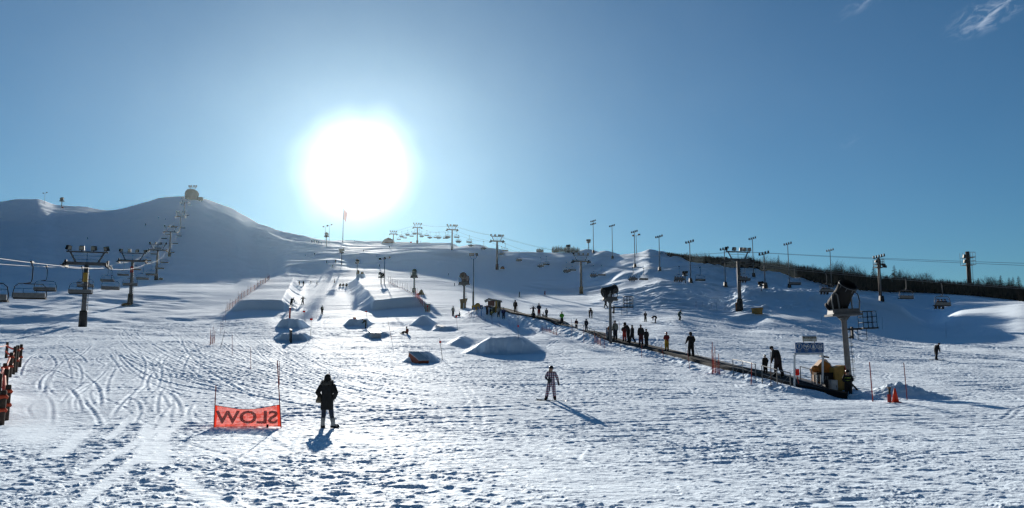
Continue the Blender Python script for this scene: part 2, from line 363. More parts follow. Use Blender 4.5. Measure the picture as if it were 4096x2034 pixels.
def relief(x, y):
    """trampled and wind-blown surface"""
    rough = (1-0.9*groomed(x, y))*(1-0.85*smooth_h(x, y))
    patch = 0.46+0.54*sst(-0.45, 0.55, fbm(x*0.16+3, y*0.13+5, 3))
    nearw = 1-sst(26, 60, y)
    h = 0.0
    wx = x + 0.35*vnoise(x*0.9, y*0.9)
    ch = fbm(wx*2.4, y*3.6, 4, 0.66)
    h = h + 0.013*ch*np.abs(ch)**0.4*patch*(1-0.75*sst(20, 40, y))*nearw
    h = h + 0.024*np.maximum(0, fbm(wx*5.2+40+0.5*vnoise(x*7, y*7), y*8.0, 4, 0.68)-0.05)*patch*(1-sst(16, 34, y))
    h = h + 0.010*fbm(wx*0.45, y*0.6, 2)*nearw
    # combed streaks left by edges, running across the slope
    sx = x*0.96+y*0.28; sy = y*0.96-x*0.28
    st = sst(11, 20, y)*(1-sst(110, 170, y))
    h = h + 0.016*fbm(sx*0.22+0.2*sy, sy*4.6, 4, 0.68)*st*(1+0.012*y)*patch
    mid = sst(26, 60, y)*(1-sst(300, 420, y))
    h = h + 0.018*fbm(x*0.35, y*0.42, 3, 0.55)*mid*patch
    h = h + 0.013*fbm(x*0.8+11, y*1.1, 4, 0.65)*mid*(1-sst(140, 260, y))
    return h*rough + track_h(x, y)*(0.25+0.75*rough)

def rolls(x, y):
    """large rolls, moguls and drifts that catch the light on the upper slopes"""
    a = x/np.maximum(y, 1)
    up = sst(170, 250, y)
    chunky = sst(0.10, 0.16, a)*(1-sst(0.29, 0.34, a))*sst(138, 160, y)*(1-sst(212, 226, y))
    right = sst(0.05, 0.12, a)
    h = 0.40*fbm(x*0.045, y*0.06, 3)*up*(0.5+0.5*right)*(1-sst(340, 420, y)*0.5)
    def terr(px_, py_, wl, sk):     # long gentle tread, short steep riser facing downhill
        ph = (py_+sk*px_+2.2*vnoise(px_*0.07, py_*0.05)*wl*0.35)/wl; f = ph-np.floor(ph)
        return np.where(f < 0.24, f/0.24, 1-(f-0.24)/0.76)*(0.6+0.4*vnoise(np.floor(ph)*7.3+px_*0.03, ph*0))
    h = h + chunky*(0.62*terr(x, y, 7.5, 0.30)+0.30*terr(x+30, y, 3.1, -0.22))
    bands = sst(-0.02, 0.05, a)*(1-sst(0.21, 0.25, a))*sst(228, 240, y)*(1-sst(330, 345, y))*sst(0.05, 0.35, fbm(x*0.035+9, y*0.03, 2))
    h = h + bands*0.9*terr(x, y, 13.0, 0.25)
    shelf = sst(-0.30, -0.26, a)*(1-sst(-0.03, 0.02, a))*sst(290, 320, y)
    h = h + shelf*0.7*terr(x, y, 21.0, 0.12)
    h = h + chunky*(0.25*fbm(x*0.09, y*0.2+0.05*x, 3, 0.5)+0.35*np.abs(fbm(x*0.35, y*0.5, 2)))
    facew = sst(0.18, 0.24, a)*(1-sst(0.42, 0.5, a))*sst(225, 240, y)
    h = h + facew*0.5*fbm(x*0.25, y*0.25, 3, 0.6)
    h = h + 0.30*fbm(x*0.09, y*0.10, 5, 0.6)*sst(210, 270, y)*(1-sst(-0.30, -0.22, a))
    pile = sst(0.20, 0.27, a)*(1-sst(0.36, 0.42, a))*sst(150, 160, y)*(1-sst(188, 200, y))
    h = h + pile*0.4*np.maximum(0, fbm(x*0.7, y*0.7, 3, 0.55))
    low = sst(60, 90, y)*(1-sst(150, 190, y))
    h = h + 0.20*fbm(x*0.06+4, y*0.09+2, 3)*low
    lefty = (1-sst(-0.42, -0.34, a))*sst(85, 105, y)*(1-sst(190, 215, y))
    h = h + 0.42*fbm(x*0.05, y*0.10+0.06*x, 3)*lefty
    return h

def full_h(x, y):
    x = np.asarray(x, float); y = np.asarray(y, float)
    return base_h(x, y)+shapes(x, y)+rolls(x, y)+relief(x, y)
def coarse_h(x, y):
    x = np.asarray(x, float); y = np.asarray(y, float)
    return base_h(x, y)+shapes(x, y)+rolls(x, y)
def gz(x, y): return float(full_h(np.array([x]), np.array([y]))[0])
def gp(px, py):
    """point of the snow seen at a photo position"""
    x, y = march(px, py, coarse_h); return Vector((x, y, gz(x, y)))
def at(px, Y, py=1250):
    a, t = ray(px, py); return Vector((a*Y, Y, gz(a*Y, Y)))

# mesh: rows follow distance, columns follow bearing, so detail is even everywhere
ga = np.concatenate([np.linspace(-0.98, -0.68, 50)[:-1], np.linspace(-0.68, 0.68, 1180), np.linspace(0.68, 0.98, 50)[1:]])
gy = GY
A2, Y2 = np.meshgrid(ga, gy)
X2 = A2*Y2
Z2 = full_h(X2.ravel(), Y2.ravel())
nr, nc = A2.shape
V = np.stack([X2.ravel(), Y2.ravel(), Z2], 1).astype(np.float32)
idx = np.arange(nr*nc).reshape(nr, nc)
Q = np.stack([idx[:-1, :-1], idx[:-1, 1:], idx[1:, 1:], idx[1:, :-1]], -1).reshape(-1, 4)
me = bpy.data.meshes.new('snow_slope')
me.vertices.add(len(V)); me.vertices.foreach_set('co', V.ravel())
me.loops.add(Q.size); me.loops.foreach_set('vertex_index', Q.ravel().astype(np.int32))
me.polygons.add(len(Q)); me.polygons.foreach_set('loop_start', np.arange(0, Q.size, 4, dtype=np.int32))
me.polygons.foreach_set('loop_total', np.full(len(Q), 4, np.int32))
me.polygons.foreach_set('use_smooth', np.ones(len(Q), bool))
me.update(calc_edges=True)
terrain = bpy.data.objects.new('snow_slope', me); col.objects.link(terrain)
terrain['kind'] = 'structure'

# ------------------------------------------------------------------ materials
def nodes(m):
    m.use_nodes = True; nt = m.node_tree; nt.nodes.clear(); return nt
def N(nt, t, **k):
    n = nt.nodes.new(t)
    for a, v in k.items():
        if a in n.inputs: n.inputs[a].default_value = v
        else: setattr(n, a, v)
    return n
def L(nt, a, b): nt.links.new(a, b)

def snow_material():
    m = bpy.data.materials.new('snow'); nt = nodes(m)
    out = N(nt, 'ShaderNodeOutputMaterial'); geo = N(nt, 'ShaderNodeNewGeometry')
    mp = N(nt, 'ShaderNodeMapping'); mp.inputs['Scale'].default_value = (0.55, 1.0, 1.0)
    L(nt, geo.outputs['Position'], mp.inputs['Vector'])
    n1 = N(nt, 'ShaderNodeTexNoise', Scale=5.5, Detail=7.0, Roughness=0.62); L(nt, mp.outputs[0], n1.inputs['Vector'])
    n2 = N(nt, 'ShaderNodeTexNoise', Scale=0.5, Detail=5.0, Roughness=0.6); L(nt, mp.outputs[0], n2.inputs['Vector'])
    n3 = N(nt, 'ShaderNodeTexNoise', Scale=9.0, Detail=6.0, Roughness=0.6); L(nt, geo.outputs['Position'], n3.inputs['Vector'])
    b2 = N(nt, 'ShaderNodeBump', Strength=0.8, Distance=0.075); L(nt, n2.outputs['Fac'], b2.inputs['Height'])
    b1 = N(nt, 'ShaderNodeBump', Strength=0.85, Distance=0.028); L(nt, n1.outputs['Fac'], b1.inputs['Height']); L(nt, b2.outputs[0], b1.inputs['Normal'])
    b3 = N(nt, 'ShaderNodeBump', Strength=0.7, Distance=0.022); L(nt, n3.outputs['Fac'], b3.inputs['Height']); L(nt, b1.outputs[0], b3.inputs['Normal'])
    cr = N(nt, 'ShaderNodeValToRGB'); L(nt, n1.outputs['Fac'], cr.inputs[0])
    cr.color_ramp.elements[0].color = (0.62, 0.82, 1.0, 1); cr.color_ramp.elements[1].color = (0.76, 0.89, 1.0, 1)
    df = N(nt, 'ShaderNodeBsdfDiffuse'); L(nt, cr.outputs[0], df.inputs['Color']); L(nt, b3.outputs[0], df.inputs['Normal'])
    gl = N(nt, 'ShaderNodeBsdfGlossy', Roughness=0.92); gl.inputs['Color'].default_value = (0.66, 0.67, 0.68, 1); L(nt, b3.outputs[0], gl.inputs['Normal'])
    g2 = N(nt, 'ShaderNodeBsdfGlossy', Roughness=0.60); g2.inputs['Color'].default_value = (0.60, 0.61, 0.62, 1); L(nt, b3.outputs[0], g2.inputs['Normal'])
    mg = N(nt, 'ShaderNodeMixShader'); mg.inputs[0].default_value = 0.12; L(nt, gl.outputs[0], mg.inputs[1]); L(nt, g2.outputs[0], mg.inputs[2])
    mx = N(nt, 'ShaderNodeAddShader'); L(nt, df.outputs[0], mx.inputs[0]); L(nt, mg.outputs[0], mx.inputs[1])
    L(nt, mx.outputs[0], out.inputs['Surface'])
    return m
SNOW = snow_material(); me.materials.append(SNOW)

# ------------------------------------------------------------------ sky, sun, camera
def build_world():
    w = bpy.data.worlds.new('World'); scene.world = w; w.use_nodes = True
    nt = w.node_tree; nt.nodes.clear()
    out = N(nt, 'ShaderNodeOutputWorld'); bg = N(nt, 'ShaderNodeBackground', Strength=0.057)
    sky = N(nt, 'ShaderNodeTexSky'); sky.sky_type = 'NISHITA'; sky.sun_disc = False
    sky.sun_elevation = SUN_EL; sky.sun_rotation = SUN_AZ
    sky.altitude = 1100; sky.air_density = 1.0; sky.dust_density = 0.35; sky.ozone_density = 2.5
    tint = N(nt, 'ShaderNodeMix', data_type='RGBA', blend_type='MULTIPLY'); tint.inputs[0].default_value = 1.0
    L(nt, sky.outputs[0], tint.inputs[6]); tint.inputs[7].default_value = (0.52, 0.965, 1.20, 1)
    # aureole of the low sun, thin cirrus high on the right
    tc = N(nt, 'ShaderNodeTexCoord')
    dot = N(nt, 'ShaderNodeVectorMath', operation='DOT_PRODUCT'); L(nt, tc.outputs['Generated'], dot.inputs[0]); dot.inputs[1].default_value = SUN
    ac = N(nt, 'ShaderNodeMath', operation='ARCCOSINE'); L(nt, dot.outputs['Value'], ac.inputs[0])
    deg = N(nt, 'ShaderNodeMath', operation='MULTIPLY'); deg.inputs[1].default_value = 180/math.pi; L(nt, ac.outputs[0], deg.inputs[0])
    nzr = N(nt, 'ShaderNodeTexNoise', Scale=9.0, Detail=2.0, Roughness=0.5); L(nt, tc.outputs['Generated'], nzr.inputs['Vector'])
    wob = N(nt, 'ShaderNodeMapRange'); L(nt, nzr.outputs['Fac'], wob.inputs['Value']); wob.inputs['From Min'].default_value = 0.25; wob.inputs['From Max'].default_value = 0.75; wob.inputs['To Min'].default_value = 0.86; wob.inputs['To Max'].default_value = 1.14
    dw = N(nt, 'ShaderNodeMath', operation='MULTIPLY'); L(nt, deg.outputs[0], dw.inputs[0]); L(nt, wob.outputs[0], dw.inputs[1]); deg = dw
    def expo(width, amp):
        d = N(nt, 'ShaderNodeMath', operation='DIVIDE'); L(nt, deg.outputs[0], d.inputs[0]); d.inputs[1].default_value = -width
        e = N(nt, 'ShaderNodeMath', operation='EXPONENT'); L(nt, d.outputs[0], e.inputs[0])
        m = N(nt, 'ShaderNodeMath', operation='MULTIPLY'); L(nt, e.outputs[0], m.inputs[0]); m.inputs[1].default_value = amp
        return m
    core = N(nt, 'ShaderNodeMapRange', interpolation_type='SMOOTHSTEP'); L(nt, deg.outputs[0], core.inputs['Value'])
    core.inputs['From Min'].default_value = 1.2; core.inputs['From Max'].default_value = 5.0; core.inputs['To Min'].default_value = 19.0; core.inputs['To Max'].default_value = 0.0
    e1 = expo(2.6, 9.0); e2 = expo(13.0, 3.0)
    s1 = N(nt, 'ShaderNodeMath', operation='ADD'); L(nt, core.outputs[0], s1.inputs[0]); L(nt, e1.outputs[0], s1.inputs[1])
    s2 = N(nt, 'ShaderNodeMath', operation='ADD'); L(nt, s1.outputs[0], s2.inputs[0]); L(nt, e2.outputs[0], s2.inputs[1])
    gcol = N(nt, 'ShaderNodeMix', data_type='RGBA', blend_type='MULTIPLY'); gcol.inputs[0].default_value = 1.0
    L(nt, s2.outputs[0], gcol.inputs[6]); gcol.inputs[7].default_value = (0.84, 0.97, 1.0, 1)
    add = N(nt, 'ShaderNodeMix', data_type='RGBA', blend_type='ADD'); add.inputs[0].default_value = 1.0
    L(nt, tint.outputs[2], add.inputs[6]); L(nt, gcol.outputs[2], add.inputs[7])
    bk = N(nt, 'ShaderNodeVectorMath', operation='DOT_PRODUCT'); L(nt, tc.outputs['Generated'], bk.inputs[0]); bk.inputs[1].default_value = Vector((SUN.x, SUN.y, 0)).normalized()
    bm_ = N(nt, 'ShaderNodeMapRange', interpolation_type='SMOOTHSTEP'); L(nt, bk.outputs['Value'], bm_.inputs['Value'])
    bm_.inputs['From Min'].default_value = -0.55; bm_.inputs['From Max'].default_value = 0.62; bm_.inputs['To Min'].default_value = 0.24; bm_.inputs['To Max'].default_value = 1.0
    dk = N(nt, 'ShaderNodeMix', data_type='RGBA', blend_type='MULTIPLY'); dk.inputs[0].default_value = 1.0  # added: sky dimmed behind the camera to deepen the camera-facing shadows
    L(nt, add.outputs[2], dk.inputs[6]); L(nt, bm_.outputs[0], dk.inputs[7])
    # cirrus wisps
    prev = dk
    for (px, py, rad, amp) in [(3960, 50, 2.0, 6.5), (3460, 2, 1.2, 2.4), (3400, 565, 0.8, 0.5), (3370, 70, 0.5, 0.5)]:
        a, t = ray(px, py); dv = Vector((a, 1, t)).normalized()
        cd = N(nt, 'ShaderNodeVectorMath', operation='SUBTRACT'); L(nt, tc.outputs['Generated'], cd.inputs[0]); cd.inputs[1].default_value = dv
        mp = N(nt, 'ShaderNodeMapping'); mp.vector_type = 'POINT'; L(nt, cd.outputs[0], mp.inputs['Vector'])
        mp.inputs['Rotation'].default_value = (0, math.radians(24), 0); 
        sc = N(nt, 'ShaderNodeVectorMath', operation='MULTIPLY'); L(nt, mp.outputs[0], sc.inputs[0]); sc.inputs[1].default_value = (0.62, 1.0, 1.9)
        ln = N(nt, 'ShaderNodeVectorMath', operation='LENGTH'); L(nt, sc.outputs[0], ln.inputs[0])
        mk = N(nt, 'ShaderNodeMapRange', interpolation_type='SMOOTHSTEP'); L(nt, ln.outputs['Value'], mk.inputs['Value'])
        mk.inputs['From Min'].default_value = 0.0; mk.inputs['From Max'].default_value = math.radians(rad)*1.2; mk.inputs['To Min'].default_value = 1; mk.inputs['To Max'].default_value = 0
        sc2 = N(nt, 'ShaderNodeVectorMath', operation='MULTIPLY'); L(nt, mp.outputs[0], sc2.inputs[0]); sc2.inputs[1].default_value = (42, 60, 110)
        nz = N(nt, 'ShaderNodeTexNoise', Scale=1.0, Detail=6.0, Roughness=0.6, Distortion=0.8); L(nt, sc2.outputs[0], nz.inputs['Vector'])
        nm = N(nt, 'ShaderNodeMapRange', interpolation_type='SMOOTHSTEP'); L(nt, nz.outputs['Fac'], nm.inputs['Value'])
        nm.inputs['From Min'].default_value = 0.42; nm.inputs['From Max'].default_value = 0.72
        mu = N(nt, 'ShaderNodeMath', operation='MULTIPLY'); L(nt, mk.outputs[0], mu.inputs[0]); L(nt, nm.outputs[0], mu.inputs[1])
        mv = N(nt, 'ShaderNodeMath', operation='MULTIPLY'); L(nt, mu.outputs[0], mv.inputs[0]); mv.inputs[1].default_value = amp
        ad = N(nt, 'ShaderNodeMix', data_type='RGBA', blend_type='ADD'); ad.inputs[0].default_value = 1.0
        L(nt, prev.outputs[2], ad.inputs[6]); L(nt, mv.outputs[0], ad.inputs[7]); prev = ad
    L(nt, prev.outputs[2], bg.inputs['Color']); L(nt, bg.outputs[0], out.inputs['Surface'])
build_world()
def build_haze():
    mb = bmesh.new(); bmesh.ops.create_cube(mb, size=1.0)
    for v in mb.verts: v.co = Vector((v.co.x*1500, 330+v.co.y*520, 95+v.co.z*210))
    m = bpy.data.meshes.new('haze'); mb.to_mesh(m); mb.free()
    o = bpy.data.objects.new('haze', m); col.objects.link(o); o['kind'] = 'structure'
    mt = bpy.data.materials.new('glare_haze'); nt = nodes(mt); out = N(nt, 'ShaderNodeOutputMaterial')  # scattering volume added to imitate lens glare veiling things near the sun
    vs = N(nt, 'ShaderNodeVolumeScatter', Density=0.000044, Anisotropy=0.79); vs.inputs['Color'].default_value = (0.74, 0.92, 1, 1)
    L(nt, vs.outputs[0], out.inputs['Volume']); m.materials.append(mt)
build_haze()
sl = bpy.data.lights.new('sun', 'SUN'); sl.energy = 5.0; sl.angle = math.radians(0.53); sl.color = (1.0, 0.94, 0.84)
so = bpy.data.objects.new('sun', sl); col.objects.link(so)
so.rotation_euler = (-SUN).to_track_quat('-Z', 'Y').to_euler(); so.location = (0, 0, 60)
cam = bpy.data.cameras.new('camera'); cam.sensor_width = 36; cam.lens = F/4096*36; cam.clip_end = 6000; cam.clip_start = 0.1
co = bpy.data.objects.new('camera', cam); col.objects.link(co)
co.location = (0, 0, CAMZ); co.rotation_euler = (math.pi/2+PITCH, 0, 0)
scene.camera = co
scene.view_settings.view_transform = 'Standard'; scene.view_settings.look = 'None'; scene.view_settings.exposure = 0
scene.cycles.max_bounces = 6; scene.cycles.diffuse_bounces = 1; scene.cycles.glossy_bounces = 1; scene.cycles.transmission_bounces = 4; scene.cycles.transparent_max_bounces = 12; scene.cycles.volume_bounces = 0
# ------------------------------------------------------------------ object helpers
MATS = {}
def mat(name, c, rough=0.6, metal=0.0, noise=0.18, scale=6.0, transl=0.0, alpha=1.0):
    if name in MATS: return MATS[name]
    m = bpy.data.materials.new(name); nt = nodes(m); out = N(nt, 'ShaderNodeOutputMaterial')
    tc = N(nt, 'ShaderNodeTexCoord'); nz = N(nt, 'ShaderNodeTexNoise', Scale=scale, Detail=4.0); L(nt, tc.outputs['Object'], nz.inputs['Vector'])
    cr = N(nt, 'ShaderNodeValToRGB'); L(nt, nz.outputs['Fac'], cr.inputs[0])
    cr.color_ramp.elements[0].position = 0.3; cr.color_ramp.elements[1].position = 0.72
    cr.color_ramp.elements[0].color = (c[0]*(1-noise), c[1]*(1-noise), c[2]*(1-noise), 1)
    cr.color_ramp.elements[1].color = (min(1, c[0]*(1+noise)), min(1, c[1]*(1+noise)), min(1, c[2]*(1+noise)), 1)
    p = N(nt, 'ShaderNodeBsdfPrincipled', Roughness=rough, Metallic=metal); L(nt, cr.outputs[0], p.inputs['Base Color'])
    last = p.outputs[0]
    if transl:
        t = N(nt, 'ShaderNodeBsdfTranslucent'); L(nt, cr.outputs[0], t.inputs['Color'])
        mx = N(nt, 'ShaderNodeMixShader'); mx.inputs[0].default_value = transl; L(nt, last, mx.inputs[1]); L(nt, t.outputs[0], mx.inputs[2]); last = mx.outputs[0]
    if alpha < 1:
        t = N(nt, 'ShaderNodeBsdfTransparent'); mx = N(nt, 'ShaderNodeMixShader'); mx.inputs[0].default_value = alpha
        L(nt, t.outputs[0], mx.inputs[1]); L(nt, last, mx.inputs[2]); last = mx.outputs[0]
    L(nt, last, out.inputs['Surface']); MATS[name] = m; return m
GALV = mat('galvanised_steel', (0.17, 0.175, 0.18), 0.55, 0.5)
STEEL = mat('painted_steel_grey', (0.13, 0.13, 0.135), 0.6, 0.2)
DARK = mat('dark_metal', (0.018, 0.0185, 0.021), 0.6, 0.1)
BLACK = mat('black_rubber', (0.008, 0.008, 0.009), 0.85)
ROPE = mat('bright_wire_rope', (0.34, 0.33, 0.32), 0.65, 0.4)
YEL = mat('yellow_pad', (0.46, 0.27, 0.035), 0.7)
ORG = mat('orange_pad', (0.62, 0.20, 0.03), 0.65)
RED = mat('red_paint', (0.50, 0.03, 0.025), 0.55)
REDT = mat('red_panel', (0.65, 0.04, 0.03), 0.6, transl=0.4)
ORPOLE = mat('orange_red_pole', (0.42, 0.045, 0.03), 0.55)
BAMB = mat('weathered_bamboo', (0.17, 0.10, 0.07), 0.7)
WOOD = mat('old_timber', (0.07, 0.045, 0.032), 0.85, noise=0.4, scale=9)
WHITE = mat('white_paint', (0.74, 0.75, 0.76), 0.5)
BLUE = mat('sign_blue', (0.025, 0.105, 0.30), 0.5)
GREYBOX = mat('grey_cabinet', (0.52, 0.54, 0.55), 0.5)
NET = mat('orange_net', (0.62, 0.10, 0.05), 0.7, transl=0.35, alpha=0.42, noise=0.3, scale=30)
BANNER = mat('red_mesh_banner', (0.80, 0.10, 0.055), 0.7, transl=0.55, alpha=0.80, noise=0.30, scale=7)
BANEDGE = mat('red_banner_hem', (0.78, 0.055, 0.03), 0.7, transl=0.5)
LETTER = mat('letter_ink', (0.16, 0.085, 0.085), 0.8, alpha=0.62)
ROPEOR = mat('orange_rope', (0.80, 0.12, 0.05), 0.7, transl=0.35)
GLASS = mat('lamp_glass', (0.34, 0.33, 0.28), 0.3)
SKIN = mat('skin', (0.42, 0.26, 0.19), 0.6)
HUTRED = mat('weathered_red_boards', (0.16, 0.055, 0.045), 0.8, scale=12)
ROOFG = mat('snowy_grey_roof', (0.33, 0.33, 0.32), 0.8)
DOME = mat('dusty_red_cover', (0.26, 0.12, 0.10), 0.8)
BROWN = mat('brown_cladding', (0.075, 0.050, 0.038), 0.85)

class MB:
    def __init__(s): s.v = []; s.f = []; s.m = []; s.cur = 0
    def add(s, vs, fs):
        o = len(s.v); s.v += [tuple(v) for v in vs]; s.f += [tuple(i+o for i in f) for f in fs]; s.m += [s.cur]*len(fs); return s
    def box(s, c, d, rz=0, rx=0, ry=0, taper=1.0):
        M = Matrix.Rotation(rz, 3, 'Z') @ Matrix.Rotation(ry, 3, 'Y') @ Matrix.Rotation(rx, 3, 'X'); c = Vector(c); vs = []
        for z in (-.5, .5):
            k = taper if z > 0 else 1.0
            for x, y in ((-.5, -.5), (.5, -.5), (.5, .5), (-.5, .5)): vs.append(c + M @ Vector((x*d[0]*k, y*d[1]*k, z*d[2])))
        return s.add(vs, [(3, 2, 1, 0), (4, 5, 6, 7), (0, 1, 5, 4), (1, 2, 6, 5), (2, 3, 7, 6), (3, 0, 4, 7)])
    def tube(s, pts, r, n=8, cap=True, sx=1.0):
        pts = [Vector(p) for p in pts]; rs = r if isinstance(r, (list, tuple)) else [r]*len(pts); vs = []; fs = []
        ref = None
        for i, p in enumerate(pts):
            d = (pts[min(i+1, len(pts)-1)]-pts[max(i-1, 0)])
            if d.length < 1e-9: d = Vector((0, 0, 1))
            d.normalize()
            if ref is None: ref = Vector((1, 0, 0)) if abs(d.x) < 0.9 else Vector((0, 1, 0))
            b = d.cross(ref).normalized(); a = b.cross(d).normalized(); ref = a
            for k in range(n):
                t = 2*math.pi*k/n; vs.append(p+a*math.cos(t)*rs[i]*sx+b*math.sin(t)*rs[i])
        for i in range(len(pts)-1):
            for k in range(n): fs.append((i*n+k, i*n+(k+1) % n, (i+1)*n+(k+1) % n, (i+1)*n+k))
        if cap: fs += [tuple(reversed(range(n))), tuple(range((len(pts)-1)*n, len(pts)*n))]
        return s.add(vs, fs)
    def loft(s, rings, closed=True, cap=True):
        n = len(rings[0]); vs = [v for r in rings for v in r]; fs = []
        for i in range(len(rings)-1):
            for k in range(n if closed else n-1): fs.append((i*n+k, i*n+(k+1) % n, (i+1)*n+(k+1) % n, (i+1)*n+k))
        if cap and closed: fs += [tuple(reversed(range(n))), tuple(range((len(rings)-1)*n, len(rings)*n))]
        return s.add(vs, fs)
    def ell(s, c, r, n=12, m=8, z0=-1.0, z1=1.0):
        rings = []
        for i in range(m+1):
            t = math.asin(z0)+(math.asin(z1)-math.asin(z0))*i/m
            rings.append([Vector((c[0]+r[0]*max(math.cos(t), .02)*math.cos(2*math.pi*k/n), c[1]+r[1]*max(math.cos(t), .02)*math.sin(2*math.pi*k/n), c[2]+r[2]*math.sin(t))) for k in range(n)])
        return s.loft(rings)
    def poly(s, pts, th, axis=(0, 1, 0)):
        """flat outline given a thickness along axis"""
        a = Vector(axis)*th*0.5; n = len(pts); P = [Vector(p) for p in pts]
        vs = [p-a for p in P]+[p+a for p in P]
        fs = [tuple(range(n)), tuple(reversed(range(n, 2*n)))]+[(i, i+n, (i+1) % n+n, (i+1) % n) for i in range(n)]
        return s.add(vs, fs)
    def mesh(s, name, mats, smooth=False):
        me = bpy.data.meshes.new(name); me.from_pydata(s.v, [], s.f)
        for m in (mats if isinstance(mats, (list, tuple)) else [mats]): me.materials.append(m)
        if any(s.m): me.polygons.foreach_set('material_index', s.m)
        if smooth: me.polygons.foreach_set('use_smooth', [True]*len(me.polygons))
        bm = bmesh.new(); bm.from_mesh(me); bmesh.ops.recalc_face_normals(bm, faces=bm.faces); bm.to_mesh(me); bm.free()
        return me
    def build(s, name, mats, parent=None, smooth=False):
        o = bpy.data.objects.new(name, s.mesh(name, mats, smooth)); col.objects.link(o)
        if parent is not None: o.parent = parent
        return o

def tag(o, label, cat, group=None):
    o['label'] = label; o['category'] = cat
    if group: o['group'] = group
    return o
def thing(name, label, cat, loc, rz=0.0, group=None, scale=1.0, tilt=0.0):
    o = bpy.data.objects.new(name, None); o.empty_display_size = 0.2; col.objects.link(o)
    o.location = loc; o.rotation_euler = (0, tilt, rz); o.scale = (scale,)*3
    return tag(o, label, cat, group)
KIDS = {}
def copy_tree(o, parent=None):
    c = o.copy(); col.objects.link(c)
    if parent is not None: c.parent = parent
    for ch in list(o.children): copy_tree(ch, c)
    return c

# ------------------------------------------------------------------ chairlifts
def lift_tower(px, bpy_, apy, gpx, label, group, rz, bar_py, n_lamp=4, sign=None, pad=None, sleeve=True, base=None):
    g = base if base is not None else gp(px, bpy_)
    Y = g.y; H = (bpy_-apy)/F*Y*0.985; G = gpx/F*Y; HB = (bpy_-bar_py)/F*Y*0.985
    t = thing('ski_lift_tower', label, 'lift tower', g, rz, group)
    r = 0.034*H+0.03 if H > 8 else 0.33
    MB().tube([(0, 0, -0.8), (0, 0, H)], [r*1.05, r*0.86], 14).build('pole', STEEL, t, True)
    if sleeve: MB().tube([(0, 0, -0.6), (0, 0, 1.9), (0, 0, 2.15)], [r*1.75, r*1.55, r*1.5], 14).build('base_sleeve', DARK if pad is None else pad, t, True)
    MB().box((0, 0, H), (2*G*0.98, 0.42, 0.46)).build('crossarm', STEEL, t)
    for sx in (-1, 1):
        sh = MB()
        sh.box((sx*G, 0, H-0.12), (0.10, 3.0, 0.22))
        for k in range(6): sh.tube([(sx*G-0.10, -1.3+k*0.52, H-0.34), (sx*G+0.10, -1.3+k*0.52, H-0.34)], 0.22, 10)
        sh.box((sx*(G+0.32), 0, H-0.30), (0.34, 2.6, 0.05)); sh.box((sx*G, 0, H+0.22), (0.28, 0.5, 0.5))
        sh.build('sheave_assembly', DARK, t)
    fr = MB()
    fr.tube([(-G*1.0, 0, HB), (G*1.0, 0, HB)], 0.13, 6)
    for sx in (-1, 1): fr.tube([(sx*G*0.5, 0, H), (sx*G*0.82, 0, HB)], 0.13, 6)
    for z in (0.35, 0.68): fr.tube([(-G*(0.5+0.3*z), 0, H+(HB-H)*z), (G*(0.5+0.3*z), 0, H+(HB-H)*z)], 0.035, 5)
    fr.tube([(0, 0, H), (0, 0, HB)], 0.04, 5)
    fr.build('lamp_frame', STEEL, t)
    lh = 0.78*min(1.5, max(0.85, G/2.7))
    xs = [-0.9, -0.28, 0.3, 0.9] if n_lamp == 4 else [-0.95, -0.3, 0.28, 0.58, 0.95]
    for i, x in enumerate(xs[:n_lamp]):
        yaw = x*-1.0+0.25*math.sin(i*5)
        lb = MB(); lb.tube([(x*G, 0, HB), (x*G, 0, HB+0.3*lh)], 0.06, 6)
        lb.box((x*G, 0, HB+0.72*lh), (lh*0.95, lh*0.62, lh*0.86), rz=yaw, rx=0.25, taper=0.86)
        f = lb.build('floodlight', DARK, t)
        d = Matrix.Rotation(yaw, 3, 'Z') @ Vector((0, -0.325*lh, 0))
        MB().box((x*G+d.x, d.y, HB+0.66*lh), (lh*0.74, 0.03, lh*0.62), rz=yaw, rx=0.25).build('lamp_glass', GLASS, f)
    lad = MB()
    for k in range(int(H/0.45)-5): lad.tube([(r*0.9, -0.14, 2.4+k*0.45), (r*0.9+0.16, -0.14, 2.4+k*0.45), (r*0.9+0.16, 0.14, 2.4+k*0.45), (r*0.9, 0.14, 2.4+k*0.45)], 0.018, 4)
    for zz in (2.4,):
        for dy in (-0.14, 0.14): lad.tube([(r*0.9+0.16, dy, zz-0.2), (r*0.9+0.16, dy, max(zz, H-1.6))], 0.018, 4)
    if H > 5 and Y < 330: lad.build('ladder', DARK, t)
    if sign:
        MB().box((0, -r*1.0, H-1.9), (r*2.0, 0.05, 1.25)).build('warning_sign', sign, t)
    R_ = Matrix.Rotation(rz, 3, 'Z')
    return {'g': g, 'H': H, 'HB': HB, 'L': g+R_ @ Vector((-G, 0, H-0.58)), 'R': g+R_ @ Vector((G, 0, H-0.58)), 'C': g+R_ @ Vector((0.0, 0, HB+0.1)), 'D': g+R_ @ Vector((G*0.5, 0, HB+0.1)), 't': t}

